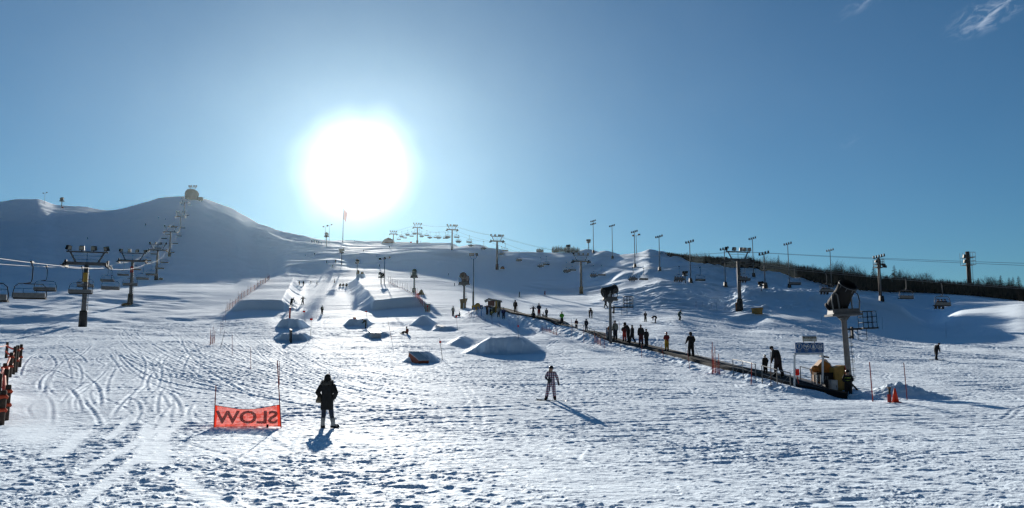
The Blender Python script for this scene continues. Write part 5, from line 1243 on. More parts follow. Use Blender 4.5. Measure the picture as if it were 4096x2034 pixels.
# pads, cabinets and clutter at the foot
def foot(px, py, Y):
    a, tt = ray(px, py); return Vector((a*Y, Y, CAMZ+tt*Y))
Y0 = 46.5; s_ = Y0/F
def flat(name, label, cat, pts, Y, th, m, part):
    o = foot(pts[0][0], pts[0][1], Y); t = thing(name, label, cat, o)
    MB().poly([tuple(foot(px, py, Y)-o) for px, py in pts], th).build(part, m, t); return t, o
t, o = flat('crash_pad', 'pointed orange pad at the foot of the carpet, leftmost of the orange pads', 'pad', [(3252, 1560), (3254, 1500), (3246, 1478), (3260, 1466), (3284, 1440), (3296, 1438), (3310, 1455), (3326, 1486), (3326, 1560)], 47.2, 0.7, mat('plain_orange_pad', (0.50, 0.20, 0.035), 0.65), 'cover')  # pad cover in a plain orange of its own
MB().ell(tuple(foot(3252, 1476, 47.2)-o+Vector((0, -0.35, 0))), (0.24, 0.22, 0.20), 12, 7).build('rolled_end', ORG, t, True)
MB().tube([foot(3284, 1439, 47.2)-o+Vector((0, -.37, 0)), foot(3310, 1455, 47.2)-o+Vector((0, -.37, 0)), foot(3328, 1488, 47.2)-o+Vector((0, -.37, 0))], 0.03, 5).build('piping', GREYBOX, t)
t, o = flat('crash_pad', 'tall orange pad wrapped round the leaning snow gun post', 'pad', [(3332, 1592), (3326, 1472), (3356, 1462), (3366, 1461), (3376, 1500), (3384, 1560), (3386, 1594)], 46.2, 0.8, mat('amber_pad', (0.42, 0.235, 0.045), 0.65), 'cover')
MB().poly([tuple(foot(px, py, 46.2)-o+Vector((0, -.43, 0))) for px, py in [(3366, 1461), (3378, 1500), (3390, 1560), (3392, 1592), (3374, 1594), (3368, 1520)]], 0.06).build('red_flap', mat('red_flap', (0.50, 0.06, 0.03), 0.7), t)
def cabinet(px0, py0, px1, py1, Y, m, label, door=True):
    o = foot((px0+px1)/2, py1, Y); w = (px1-px0)/F*Y; h = (py1-py0)/F*Y
    t = thing('control_cabinet', label, 'cabinet', o); MB().box((0, 0, h/2), (w, 0.45, h)).build('body', m, t)
    if door: d = MB().box((0, -0.235, h/2), (w*0.86, 0.02, h*0.9)).build('door', m, t); MB().box((w*0.32, -0.255, h*0.5), (0.03, 0.02, 0.12)).build('handle', DARK, d)
cabinet(3320, 1522, 3346, 1572, 45.4, GREYBOX, 'pale grey control cabinet in front of the tall orange pad')
cabinet(3262, 1492, 3346, 1526, 46.2, BLACK, 'wide black control box between the orange pads')
cabinet(3296, 1520, 3322, 1562, 45.8, DARK, 'dark cabinet left of the pale grey one')
t = thing('hand_gate', 'grey pipe hand gate with three upright bars at the foot of the carpet', 'gate', foot(3256, 1552, 45.6)); o = foot(3256, 1552, 45.6)
MB().tube([foot(px, py, 45.6)-o for px, py in [(3260, 1548), (3258, 1502), (3272, 1499), (3274, 1528)]], 0.03, 6).build('hoop', GALV, t)
MB().tube([foot(px, py, 45.6)-o for px, py in [(3304, 1560), (3302, 1506), (3311, 1506), (3309, 1538)]], 0.03, 6).build('hoop', GALV, t)
for px in (3268, 3284, 3291): MB().box(tuple(foot(px, 1520, 45.6)-o), (0.07, 0.05, 0.55)).build('bar', GREYBOX, t)
t = thing('scoop_hood', 'dark hood board on a stalk above the pointed orange pad', 'board', foot(3295, 1440, 47.0)); o = foot(3295, 1440, 47.0)
MB().box(tuple(foot(3297, 1428, 47.0)-o), (0.46, 0.3, 0.09), ry=0.14).build('hood', DARK, t); MB().tube([(0, 0, 0), foot(3294, 1430, 47.0)-o], 0.03, 5).build('stalk', DARK, t)
t = thing('hose', 'thick black hose arching from the operator to the snow heap', 'hose', foot(3396, 1535, 45.0)); o = foot(3396, 1535, 45.0)
MB().tube([foot(px, py, 45.0)-o for px, py in [(3396, 1530), (3408, 1538), (3420, 1550), (3430, 1562), (3436, 1566)]], 0.05, 7).build('tube', BLACK, t, True); MB().ell(tuple(foot(3436, 1566, 45.0)-o), (0.09, 0.09, 0.07), 8, 5).build('nozzle', DARK, t)
# blue sign on a white post by the second gun
g = carpet_pt(2424)+Vector((0.2, -0.4, 0)); s_ = g.y/F
t = thing('lift_sign', 'blue sign with white figure on a pale post, beside the carpet queue', 'sign', g)
MB().box((0, 0, 14*s_), (14*s_, 0.06, 40*s_)).build('post', GREYBOX, t); f = MB().box((0, -0.06, 33*s_), (17*s_, 0.05, 27*s_)).build('board', BLUE, t)
q = MB(); q.tube([(7*s_*math.cos(2*math.pi*k/18), -0.10, 35*s_+7*s_*math.sin(2*math.pi*k/18)) for k in range(19)], .8*s_, 5, cap=False); q.ell((0, -.10, 38*s_), (1.8*s_, .02, 1.8*s_), 8, 5); q.box((0, -.10, 33*s_), (4*s_, .02, 7*s_)); q.box((0, -.10, 24*s_), (12*s_, .02, 1.5*s_)); q.build('symbol', WHITE, f)
# cone and stump
g = gp(3582, 1610); t = thing('traffic_cone', 'bright orange traffic cone by the snow heap', 'cone', g)
MB().tube([(0, 0, 0.03), (0, 0, 0.58)], [0.14, 0.03], 14).build('body', mat('cone_orange', (0.80, 0.09, 0.03), 0.5, transl=0.3), t, True); MB().box((0, 0, 0.015), (0.34, 0.34, 0.04)).build('base', mat('cone_orange', (0.80, 0.09, 0.03), 0.5, transl=0.3), t)
g = gp(3560, 1611); t = thing('timber_stub', 'short dark post with a red sleeve left of the traffic cone', 'post', g)
MB().tube([(0, 0, -.1), (0.01, 0, .60)], 0.05, 8).build('post', WOOD, t); MB().tube([(-0.02, 0, .02), (-.01, 0, .34)], 0.085, 8).build('sleeve', RED, t); MB().box((0.0, 0, .61), (0.13, .09, .07)).build('cap', BAMB, t)

# ------------------------------------------------------------------ red SLOW banner
gL = gp(856, 1710); gR = gp(1122, 1708); O = gL; Yb = gL.y
t = thing('slow_banner', 'red mesh SLOW banner seen from behind between two thin poles', 'banner', O)
def bp(px, py): a, tt = ray(px, py); return Vector((a*Yb, Yb, CAMZ+tt*Yb))-O
MB().tube([bp(855, 1722), bp(864, 1541)], 0.017, 6).build('pole', ORPOLE, t); MB().tube([bp(1125, 1722), bp(1109, 1443)], 0.017, 6).build('pole', ORPOLE, t)
top = []; bot = []
for k in range(25):
    f = k/24; x = 860+258*f; top.append(bp(x, 1622+17*math.sin(math.pi*f)**1.2-2*f)+Vector((0, .03*math.sin(f*9)+.015*math.sin(f*31), 0))); bot.append(bp(854+269*f, 1711-4*f))
mid = [a.lerp(b, .5)+Vector((0, .03*math.sin(i*.9)+.02*math.sin(i*2.3+1), 0)) for i, (a, b) in enumerate(zip(top, bot))]
MB().loft([top[1:-1], mid[1:-1], bot[1:-1]], closed=False, cap=False).build('cloth', BANNER, t, True)
for ii in ((0, 1), (23, 24)): MB().loft([[top[i]+Vector((0, -.012, 0)) for i in ii], [mid[i]+Vector((0, -.012, 0)) for i in ii], [bot[i]+Vector((0, -.012, 0)) for i in ii]], closed=False, cap=False).build('side_hem', BANEDGE, t)
MB().tube([p+Vector((0, -.01, 0)) for p in top], 0.008, 5).build('top_cord', mat('dark_red_cord', (0.35, 0.03, 0.025), 0.7), t); MB().tube([p+Vector((0, -.012, .02)) for p in bot], 0.008, 5).build('bottom_cord', ORG, t)
lt = text_mesh('SLOW', 0.555, LETTER, 'lettering', t, bp(990, 1672)+Vector((0, -.05, 0)), mirror=True, sx=1.28, bold=0.014)
MB().box(tuple(bp(1072, 1704)+Vector((0, -.06, 0))), (0.055, 0.05, 0.10)).build('toggle', BLACK, t)

# ------------------------------------------------------------------ timber post fence on the far left
t = thing('rope_fence', 'weathered timber post fence with sagging orange ropes at the left edge', 'fence', gp(22, 1680)); O = t.location.copy()
PST = []
for px, by, ty in [(24, 1434, 1371), (78, 1469, 1381), (62, 1489, 1382), (52, 1498, 1387), (38, 1508, 1410), (12, 1552, 1455), (16, 1600, 1480), (22, 1681, 1542), (3, 1702, 1566), (-14, 1640, 1500)]:
    g = gp(px, by); h = (by-ty)/F*g.y; r = 0.10
    MB().tube([g-O+Vector((0, 0, -.3)), g-O+Vector((0.02, 0, h-.03)), g-O+Vector((0.02, 0, h))], [r, r*.92, r*.7], 10).build('post', WOOD, t, True); PST.append((g-O, h, r))
def rope(i, j, f, sag=0.12):
    a = PST[i][0]+Vector((0, -.1, PST[i][1]*f)); b = PST[j][0]+Vector((0, -.1, PST[j][1]*f)); P = []
    for k in range(9):
        s = k/8; p = a.lerp(b, s); p.z -= sag*4*s*(1-s); P.append(p)
    MB().tube(P, 0.055, 6).build('rope', ROPEOR, t, True)
for i, j in [(0, 1), (1, 2), (2, 3), (3, 4), (4, 5), (5, 6), (6, 7), (7, 8), (5, 9)]: rope(i, j, .80); rope(i, j, .42)
for i in (1, 2, 4, 5, 7, 8):
    for f in (.80, .42): MB().tube([PST[i][0]+Vector((PST[i][2]*1.1*math.cos(q*.7), PST[i][2]*1.1*math.sin(q*.7), PST[i][1]*f+.004*q)) for q in range(10)], 0.065, 5).build('rope_wrap', ROPEOR, t, True)
a0 = foot(-40, 1395, 33); MB().tube([a0-O, PST[0][0]+Vector((0, 0, .9))], 0.025, 5).build('rope', ROPEOR, t)
# ------------------------------------------------------------------ people
def base_pose():
    return dict(pelvis=(0, 0, .95), belly=(0, .01, 1.10), chest=(0, 0, 1.30), neck=(0, .01, 1.47), head=(0, .03, 1.56), crown=(0, .03, 1.68),
                sL=(-.18, 0, 1.41), eL=(-.25, -.02, 1.13), wL=(-.24, .06, .89), hL=(-.24, .09, .80), sR=(.18, 0, 1.41), eR=(.25, -.02, 1.13), wR=(.24, .06, .89), hR=(.24, .09, .80),
                pL=(-.09, 0, .90), kL=(-.11, .03, .50), aL=(-.12, -.02, .10), tL=(-.14, .15, .045), pR=(.09, 0, .90), kR=(.11, .03, .50), aR=(.12, -.02, .10), tR=(.14, .15, .045))
BONES = [('pelvis', 'belly', 'J'), ('belly', 'chest', 'J'), ('chest', 'neck', 'J'), ('neck', 'head', 'S'), ('head', 'crown', 'S'), ('chest', 'sL', 'J'), ('sL', 'eL', 'J'), ('eL', 'wL', 'J'), ('wL', 'hL', 'G'), ('chest', 'sR', 'J'), ('sR', 'eR', 'J'), ('eR', 'wR', 'J'), ('wR', 'hR', 'G'),
         ('pelvis', 'pL', 'T'), ('pL', 'kL', 'T'), ('kL', 'aL', 'T'), ('aL', 'tL', 'B'), ('pelvis', 'pR', 'T'), ('pR', 'kR', 'T'), ('kR', 'aR', 'T'), ('aR', 'tR', 'B')]
RAD = dict(pelvis=.155, belly=.150, chest=.165, neck=.062, head=.092, crown=.070, sL=.085, sR=.085, eL=.062, eR=.062, wL=.046, wR=.046, hL=.042, hR=.042, pL=.115, pR=.115, kL=.082, kR=.082, aL=.068, aR=.068, tL=.050, tR=.050)
POSES = {}
def pose(name, thick=1.38, **k):
    p = base_pose()
    for a, v in k.items(): p[a] = v
    POSES[name] = (p, thick)
pose('stand')
pose('hands_front', eL=(-.26, .03, 1.14), wL=(-.14, .22, 1.08), hL=(-.08, .28, 1.08), eR=(.26, .03, 1.14), wR=(.14, .22, 1.08), hR=(.08, .28, 1.08))
pose('arms_out', eL=(-.42, 0, 1.28), wL=(-.62, .04, 1.18), hL=(-.70, .05, 1.15), eR=(.40, 0, 1.24), wR=(.52, .06, 1.08), hR=(.58, .08, 1.02), kL=(-.16, .08, .5), kR=(.16, .08, .5), aL=(-.20, 0, .1), aR=(.20, 0, .1), tL=(-.24, .16, .045), tR=(.24, .16, .045))
pose('wide', kL=(-.17, .08, .5), aL=(-.22, .0, .1), tL=(-.27, .16, .045), kR=(.17, .08, .5), aR=(.22, 0, .1), tR=(.27, .16, .045), eL=(-.28, -.02, 1.14), wL=(-.30, .06, .91), hL=(-.31, .1, .83), eR=(.28, 0, 1.14), wR=(.22, .16, .95), hR=(.19, .21, .9))
pose('crouch', pelvis=(0, -.12, .78), belly=(0, -.06, .92), chest=(0, .08, 1.10), neck=(0, .18, 1.24), head=(0, .24, 1.32), crown=(0, .27, 1.43), sL=(-.18, .12, 1.20), eL=(-.32, .12, .98), wL=(-.30, .32, .86), hL=(-.29, .40, .84), sR=(.18, .12, 1.20), eR=(.32, .12, .98), wR=(.30, .32, .86), hR=(.29, .40, .84),
     pL=(-.09, -.12, .74), kL=(-.14, .16, .46), aL=(-.15, -.02, .10), tL=(-.15, .16, .045), pR=(.09, -.12, .74), kR=(.14, .16, .46), aR=(.15, -.02, .10), tR=(.15, .16, .045))
pose('bend', pelvis=(0, -.14, .88), belly=(0, .02, .98), chest=(0, .22, 1.00), neck=(0, .38, .95), head=(0, .45, .88), crown=(0, .50, .79), sL=(-.18, .26, .98), eL=(-.22, .34, .70), wL=(-.18, .38, .42), hL=(-.17, .40, .33), sR=(.18, .26, .98), eR=(.22, .34, .70), wR=(.18, .38, .42), hR=(.17, .40, .33),
     pL=(-.09, -.14, .84), kL=(-.16, .02, .47), aL=(-.19, -.02, .1), tL=(-.21, .15, .045), pR=(.09, -.14, .84), kR=(.16, .02, .47), aR=(.19, -.02, .1), tR=(.21, .15, .045))
pose('stoop', belly=(0, .05, 1.10), chest=(0, .14, 1.27), neck=(0, .26, 1.40), head=(0, .34, 1.45), crown=(0, .39, 1.55), sL=(-.18, .16, 1.37), eL=(-.23, .16, 1.10), wL=(-.22, .24, .87), hL=(-.22, .26, .78), sR=(.18, .16, 1.37), eR=(.23, .16, 1.10), wR=(.22, .24, .87), hR=(.22, .26, .78), kL=(-.11, .10, .50), aL=(-.12, .10, .1), tL=(-.13, .27, .045), kR=(.12, -.02, .50), aR=(.13, -.18, .1), tR=(.15, -.02, .045))
pose('walk', kL=(-.10, .16, .50), aL=(-.11, .20, .10), tL=(-.12, .37, .06), kR=(.10, .0, .50), aR=(.11, -.26, .14), tR=(.12, -.10, .045), eL=(-.24, -.10, 1.14), wL=(-.22, -.12, .9), hL=(-.22, -.12, .82), eR=(.24, .08, 1.14), wR=(.22, .22, .94), hR=(.21, .28, .88))
pose('lean', pelvis=(-.02, 0, .92), belly=(.06, 0, 1.05), chest=(.16, .02, 1.22), neck=(.26, .04, 1.36), head=(.31, .06, 1.43), crown=(.36, .07, 1.53), sL=(.02, .02, 1.37), eL=(-.14, .08, 1.18), wL=(-.02, .2, 1.02), hL=(.05, .25, .98), sR=(.34, .02, 1.28), eR=(.46, .06, 1.06), wR=(.52, .14, .86), hR=(.54, .16, .78),
     kL=(-.14, .06, .49), aL=(-.24, 0, .1), tL=(-.27, .14, .045), kR=(.10, .08, .48), aR=(.10, 0, .1), tR=(.13, .15, .045))
pose('sit', pelvis=(0, -.05, .14), belly=(0, -.07, .30), chest=(0, -.04, .52), neck=(0, .02, .68), head=(0, .06, .76), crown=(0, .08, .88), sL=(-.18, -.02, .62), eL=(-.28, -.04, .36), wL=(-.26, .14, .22), hL=(-.25, .22, .20), sR=(.18, -.02, .62), eR=(.28, -.04, .36), wR=(.26, .14, .22), hR=(.25, .22, .20),
     pL=(-.10, -.02, .13), kL=(-.18, .38, .34), aL=(-.20, .70, .11), tL=(-.22, .80, .18), pR=(.10, -.02, .13), kR=(.18, .38, .34), aR=(.20, .70, .11), tR=(.22, .80, .18))
pose('ride', pelvis=(0, 0, .12), belly=(0, -.02, .28), chest=(0, 0, .50), neck=(0, .02, .66), head=(0, .04, .74), crown=(0, .05, .86), sL=(-.18, 0, .60), eL=(-.22, .06, .34), wL=(-.14, .26, .24), hL=(-.10, .32, .24), sR=(.18, 0, .60), eR=(.22, .06, .34), wR=(.14, .26, .24), hR=(.10, .32, .24),
     pL=(-.09, .06, .11), kL=(-.11, .44, .12), aL=(-.11, .46, -.30), tL=(-.12, .62, -.34), pR=(.09, .06, .11), kR=(.11, .44, .12), aR=(.11, .46, -.30), tR=(.12, .62, -.34))
pose('hug', belly=(0, .04, 1.1), chest=(0, .12, 1.28), neck=(0, .22, 1.43), head=(0, .28, 1.50), crown=(0, .32, 1.61), sL=(-.18, .14, 1.38), eL=(-.26, .34, 1.24), wL=(-.14, .52, 1.16), hL=(-.08, .58, 1.14), sR=(.18, .14, 1.38), eR=(.26, .34, 1.24), wR=(.14, .52, 1.16), hR=(.08, .58, 1.14))
pose('reach', pelvis=(0, -.10, .86), belly=(.0, 0, 1.0), chest=(0, .16, 1.10), neck=(0, .30, 1.16), head=(0, .37, 1.14), crown=(0, .44, 1.20), sL=(-.18, .18, 1.12), eL=(-.24, .32, .90), wL=(-.24, .48, .72), hL=(-.24, .54, .66), sR=(.18, .18, 1.12), eR=(.24, .30, .9), wR=(.26, .46, .74), hR=(.27, .52, .70))
pose('pockets', 1.0, eL=(-.29, -.10, 1.16), wL=(-.21, .04, .99), hL=(-.17, .09, .93), sR=(.18, 0, 1.41), eR=(.34, -.10, 1.15), wR=(.23, .05, .98), hR=(.18, .10, .92), kL=(-.10, .02, .50), aL=(-.11, -.02, .10), tL=(-.14, .13, .045), kR=(.16, .02, .50), aR=(.24, -.01, .10), tR=(.36, .09, .045), pelvis=(.02, 0, .95))
pose('rider_girl', 1.32, belly=(0, .01, 1.08), chest=(.0, .03, 1.28), kL=(-.13, .07, .50), aL=(-.17, 0, .1), tL=(-.21, .15, .045), kR=(.18, .07, .49), aR=(.27, 0, .1), tR=(.32, .14, .045), eL=(-.30, -.02, 1.13), wL=(-.36, .05, .91), hL=(-.38, .08, .82), eR=(.28, .06, 1.16), wR=(.22, .22, 1.08), hR=(.16, .27, 1.06))
pose('poles', eL=(-.29, .02, 1.14), wL=(-.28, .20, 1.00), hL=(-.28, .26, .97), eR=(.29, .02, 1.14), wR=(.28, .20, 1.00), hR=(.28, .26, .97), kL=(-.13, .04, .5), aL=(-.15, -.02, .1), tL=(-.16, .15, .045), kR=(.13, .04, .5), aR=(.15, -.02, .1), tR=(.16, .15, .045))
BODY = {}
def finger_chains(p, side, hi):
    """five unequal, bent fingers rooted in the palm"""
    w = Vector(p['w'+side]); h = Vector(p['h'+side]); d = (h-w).normalized(); lat = d.cross(Vector((0, 1, .2))).normalized(); nrm = d.cross(lat).normalized()*(1 if side == 'L' else 1)
    out = []
    for k, (o, l) in enumerate([(-.030, .070), (-.011, .080), (.010, .076), (.030, .060)]):
        a = h+lat*o; b = a+d*l*.55+nrm*.012; c = b+d*l*.35+nrm*.035; out.append([a, b, c])
    s = -1 if side == 'L' else 1
    a = h-d*.03+lat*.035*s; out.append([a, a+lat*.03*s+d*.02+nrm*.012, a+lat*.038*s+d*.055+nrm*.03])
    return out
def body_mesh(name, hi=False):
    key = (name, hi)
    if key in BODY: return BODY[key]
    p, thick = POSES[name]; names = list(p); idx = {n: i for i, n in enumerate(names)}
    vs = [Vector(p[n]) for n in names]; es = [(idx[a], idx[b]) for a, b, _ in BONES]; rad = [RAD[n]*(thick if n not in ('head', 'neck', 'crown', 'hL', 'hR') else 1.05) for n in names]
    segs = [(Vector(p[a]), Vector(p[b]), z) for a, b, z in BONES]
    me = bpy.data.meshes.new('body_cage'); 
    if hi:
        for side in 'LR':
            for ch in finger_chains(p, side, hi):
                prev = idx['h'+side]
                for q, v in enumerate(ch):
                    vs.append(v); rad.append((.013, .0125, .010)[q]); es.append((prev, len(vs)-1)); segs.append((vs[prev], v, 'G')); prev = len(vs)-1
    me.from_pydata([tuple(v) for v in vs], es, [])
    o = bpy.data.objects.new('body_cage', me); col.objects.link(o)
    sk = o.modifiers.new('skin', 'SKIN'); sk.use_smooth_shade = True; sk.branch_smoothing = 0.4
    ld = me.skin_vertices[0].data
    for i, r in enumerate(rad): ld[i].radius = (r, r); ld[i].use_root = (i == idx['pelvis'])
    ss = o.modifiers.new('sub', 'SUBSURF'); ss.levels = 2 if hi else 1; ss.render_levels = ss.levels
    bpy.context.view_layer.update()
    m2 = bpy.data.meshes.new_from_object(o.evaluated_get(bpy.context.evaluated_depsgraph_get())); bpy.data.objects.remove(o)
    n = len(m2.vertices); co_ = np.empty(n*3); m2.vertices.foreach_get('co', co_); co_ = co_.reshape(-1, 3)
    # region of every face by nearest bone
    fc = np.array([tuple(f.center) for f in m2.polygons]); best = np.full(len(fc), 9.); mi = np.zeros(len(fc), int); order = 'JTBGS'
    for a, b, z in segs:
        a = np.array(a); b = np.array(b); d = b-a; t_ = np.clip(((fc-a)@d)/max(d@d, 1e-9), 0, 1); dist = np.linalg.norm(fc-(a+t_[:, None]*d), axis=1)-(0.05 if z in 'GSB' else 0.03 if z == 'J' else 0)
        m_ = dist < best; best[m_] = dist[m_]; mi[m_] = order.index(z)
    kz = np.linalg.norm(fc-np.array(p['aL']), axis=1); kz2 = np.linalg.norm(fc-np.array(p['aR']), axis=1); mi[(np.minimum(kz, kz2) < .13)] = 2
    for k in range(5): m2.materials.append(BLACK)
    m2.polygons.foreach_set('material_index', mi.astype(np.int32)); m2.polygons.foreach_set('use_smooth', [True]*len(m2.polygons)); m2.name = 'body_'+name
    BODY[key] = m2; return m2
HEADM = {}
def face_mesh(p):
    """nose, brow, eyes, mouth and ears set on the head"""
    h = Vector(p['head']); c = Vector(p['crown']); upv = (c-h).normalized(); f = Vector((0, 1, 0)); f = (f-upv*f.dot(upv)).normalized(); s = f.cross(upv).normalized(); ctr = h+upv*.035
    return h, c, upv, f, s, ctr
CLOTH = {}
def cloth(rgb, rough=0.85):
    k = tuple(round(x, 3) for x in rgb)
    if k not in CLOTH: CLOTH[k] = mat('cloth_%d' % len(CLOTH), rgb, rough, noise=0.22, scale=9)
    return CLOTH[k]
BLK = (.014, .014, .016); NAVY = (.018, .026, .055); DGREY = (.05, .052, .056); MAROON = (.13, .02, .022); CHAR = (.028, .028, .03)
def headgear(p, kind, rgb, par, low=False):
    h, c, upv, f, s, ctr = face_mesh(p)
    M = Matrix((s, f, upv)).transposed()
    def P(x, y, z): return ctr+M @ Vector((x, y, z))
    def shell(rx, ry, rz, zc, z0=-.25, n=14, m=7):
        rings = []
        for i in range(m+1):
            t = math.asin(z0)+(math.pi/2-math.asin(z0))*i/m
            rings.append([P(rx*max(math.cos(t), .03)*math.cos(6.2832*k/n), -.01+ry*max(math.cos(t), .03)*math.sin(6.2832*k/n), zc+rz*math.sin(t)) for k in range(n)])
        return rings
    if kind == 'helmet':
        o = MB().loft(shell(.118, .135, .125, .045)).build('helmet', mat('helmet_%.2f_%.2f' % (rgb[0], rgb[2]), rgb, 0.3), par, True)
        if not low: MB().tube([P(-.112, .04, .05), P(-.075, .115, .05), P(0, .14, .05), P(.075, .115, .05), P(.112, .04, .05)], .026, 6).build('goggles', BLACK, o, True)
    elif kind == 'hat':
        o = MB().loft(shell(.108, .122, .125, .05, -.1)).build('hat', cloth(rgb), par, True)
    elif kind == 'hood':
        o = MB().loft(shell(.125, .135, .14, .03, -.85)).build('hood', cloth(rgb), par, True)
    elif kind == 'hair':
        o = MB().loft(shell(.106, .118, .115, .045, -.3)).build('hair', cloth(rgb), par, True)
    return o
def face_parts(p, par):
    h, c, upv, f, s, ctr = face_mesh(p); M = Matrix((s, f, upv)).transposed()
    def P(x, y, z): return ctr+M @ Vector((x, y, z))
    MB().tube([P(0, .09, .02), P(0, .112, -.012), P(0, .095, -.025)], [.010, .014, .008], 6).build('nose', SKIN, par, True)
    for sx in (-1, 1):
        MB().ell(tuple(P(sx*.034, .088, .02)), (.012, .010, .008), 8, 5).build('eye', BLACK, par); MB().ell(tuple(P(sx*.098, 0, .0)), (.012, .022, .032), 8, 5).build('ear', SKIN, par)
    MB().tube([P(-.022, .088, -.05), P(0, .096, -.053), P(.022, .088, -.05)], .006, 5).build('mouth', mat('lips', (.30, .10, .09), .6), par)
PCOUNT = [0]
def person(loc, Ht, ps, face, label, J=BLK, T=BLK, B=BLK, G=BLK, head='hat', HC=BLK, group=None, hi=False, face_=False, z=0.0, roll=0.0):
    """face: heading in degrees, 0 = looking up the hill, 180 = at the viewer; Ht = standing height"""
    t = thing('person', label, 'person', Vector(loc)+Vector((0, 0, z)), math.radians(face), group, Ht/1.74, roll)
    me = body_mesh(ps, hi); o = bpy.data.objects.new('body', me); col.objects.link(o); o.parent = t
    Jm = J if isinstance(J, bpy.types.Material) else cloth(J); Tm = T if isinstance(T, bpy.types.Material) else cloth(T)
    for i, m in enumerate((Jm, Tm, cloth(B), cloth(G), SKIN)):
        o.material_slots[i].link = 'OBJECT'; o.material_slots[i].material = m
    if head: headgear(POSES[ps][0], head, HC, t, not (hi or face_))
    if face_: face_parts(POSES[ps][0], t)
    return t
def board_obj(loc, rz, label, m=BLACK, L_=1.5, tilt=0.0, z=0.02, roll=0.0):
    pts = []
    for k in range(24):
        a = 2*math.pi*k/24; x = math.cos(a); y = math.sin(a); pts.append((math.copysign(abs(x)**.45, x)*L_/2, math.copysign(abs(y)**.6, y)*.14*(1-.12*math.cos(a*2)*-1), 0.09*max(0, abs(x)-.80)/.2*.5))
    mb = MB(); mb.poly(pts, .02, (0, 0, 1)); o = mb.build('snowboard', m); o.location = Vector(loc)+Vector((0, 0, z)); o.rotation_euler = (roll, tilt, rz); return tag(o, label, 'snowboard')
def skis_obj(loc, rz, label, L_=1.55, sep=.13, tilt=0.0, wedge=0.0, scale=1.0):
    t = thing('skis', label, 'skis', Vector(loc)+Vector((0, 0, .02)), rz, None, scale)
    for sx in (-1, 1):
        o = MB().loft([[Vector((x*.5, y, zz)) for x, zz in ((-w, z), (w, z), (w, z+.018), (-w, z+.018))] for y, w, z in [(-L_*.45, .08, 0), (-L_*.2, .075, 0), (L_*.3, .085, 0), (L_*.46, .08, .03), (L_*.55, .03, .10)]]).build('ski', DARK, t)
        o.location = (sx*sep, 0, 0); o.rotation_euler = (0, 0, wedge*sx)
    return t
def by_px(px, by, hpx, ps, hk=None):
    """place on the snow and give the figure the height it shows"""
    g = gp(px, by); hh = {'bend': 1.05, 'sit': .92, 'crouch': 1.46, 'stoop': 1.60, 'reach': 1.25, 'lean': 1.58, 'hug': 1.66}.get(ps, 1.74) if hk is None else hk
    return g, hpx/F*g.y/hh*1.74
def on_carpet(px, hpx, ps):
    g = carpet_pt(px)+Vector((0, 0, .21)); hh = {'stoop': 1.60, 'hug': 1.66, 'reach': 1.25}.get(ps, 1.74); return g, hpx/F*g.y/hh*1.74

# the woman in the foreground
g = gp(1304, 1712); WH = 1.68
w = person(g, WH, 'pockets', -6, 'woman in a long black quilted coat with grey fur collar, standing with her back turned', BLK, mat('navy_leggings', (.02, .03, .055), .8), (.30, .29, .28), (.02, .02, .022), 'hat', BLK, hi=True, face_=True)
def ellring(cx, cy, z, rx, ry, n=28): return [Vector((cx+rx*math.cos(6.2832*k/n), cy+ry*math.sin(6.2832*k/n), z)) for k in range(n)]
rings = []
for i in range(46):
    f = i/45; z = .60+f*.86
    rx = float(np.interp(z, [.60, .75, .95, 1.08, 1.22, 1.36, 1.42, 1.46], [.212, .208, .202, .186, .196, .205, .17, .10])); ry = float(np.interp(z, [.60, .75, .95, 1.08, 1.22, 1.36, 1.42, 1.46], [.185, .18, .175, .16, .165, .155, .135, .09]))
    q = 1+.022*abs(math.sin(z*math.pi/.085)); rings.append(ellring(.012, 0, z, rx*q, ry*q))
MB().loft(rings).build('coat', cloth(BLK), w, True)
for a, b, c in (((-.17, 0, 1.39), POSES['pockets'][0]['eL'], POSES['pockets'][0]['wL']), ((.19, 0, 1.39), POSES['pockets'][0]['eR'], POSES['pockets'][0]['wR'])):
    a, b, c = Vector(a), Vector(b), Vector(c); pts = [a.lerp(b, k/9) for k in range(9)]+[b.lerp(c, k/8) for k in range(9)]
    MB().tube(pts, [(.092-.0016*i)*(1+.05*abs(math.sin(i*1.6))) for i in range(len(pts))], 12).build('sleeve', cloth(BLK), w, True)
rf = random.Random(4); fur = MB()
for k in range(1100):
    a = rf.uniform(0, 6.283); b = rf.uniform(-1, 1)*1.3; R0 = .135; r0 = .060
    c = Vector((math.cos(a)*(R0+r0*math.cos(b)), math.sin(a)*(R0*.85+r0*math.cos(b))-.01, 1.475+r0*1.1*math.sin(b)-.03*math.sin(a)*-1)); d = Vector((math.cos(a)*math.cos(b), math.sin(a)*math.cos(b), math.sin(b)+rf.uniform(-.5, .3))).normalized()+Vector((rf.uniform(-.5, .5), rf.uniform(-.5, .5), rf.uniform(-.5, .5)))*.6
    s = d.cross(Vector((rf.uniform(-1, 1), rf.uniform(-1, 1), rf.uniform(-1, 1)))).normalized()*.006; fur.add([c-s, c+s, c+d.normalized()*rf.uniform(.025, .06)], [(0, 1, 2)])
fur.tube([(math.cos(6.2832*k/20)*.135, math.sin(6.2832*k/20)*.115-.01, 1.475+.03*math.sin(6.2832*k/20)) for k in range(21)], .055, 8)
fur.build('fur_collar', mat('grey_fur', (.12, .115, .11), .95, noise=.5, scale=20), w, True)
MB().loft([ellring(0, -.01+.03, 1.40, .10, .085, 16), ellring(0, .0, 1.50, .115, .105, 16), ellring(0, .02, 1.60, .118, .120, 16), ellring(0, .03, 1.68, .100, .105, 16), ellring(0, .03, 1.735, .05, .05, 16)]).build('hair', cloth((.016, .013, .012)), w, True)
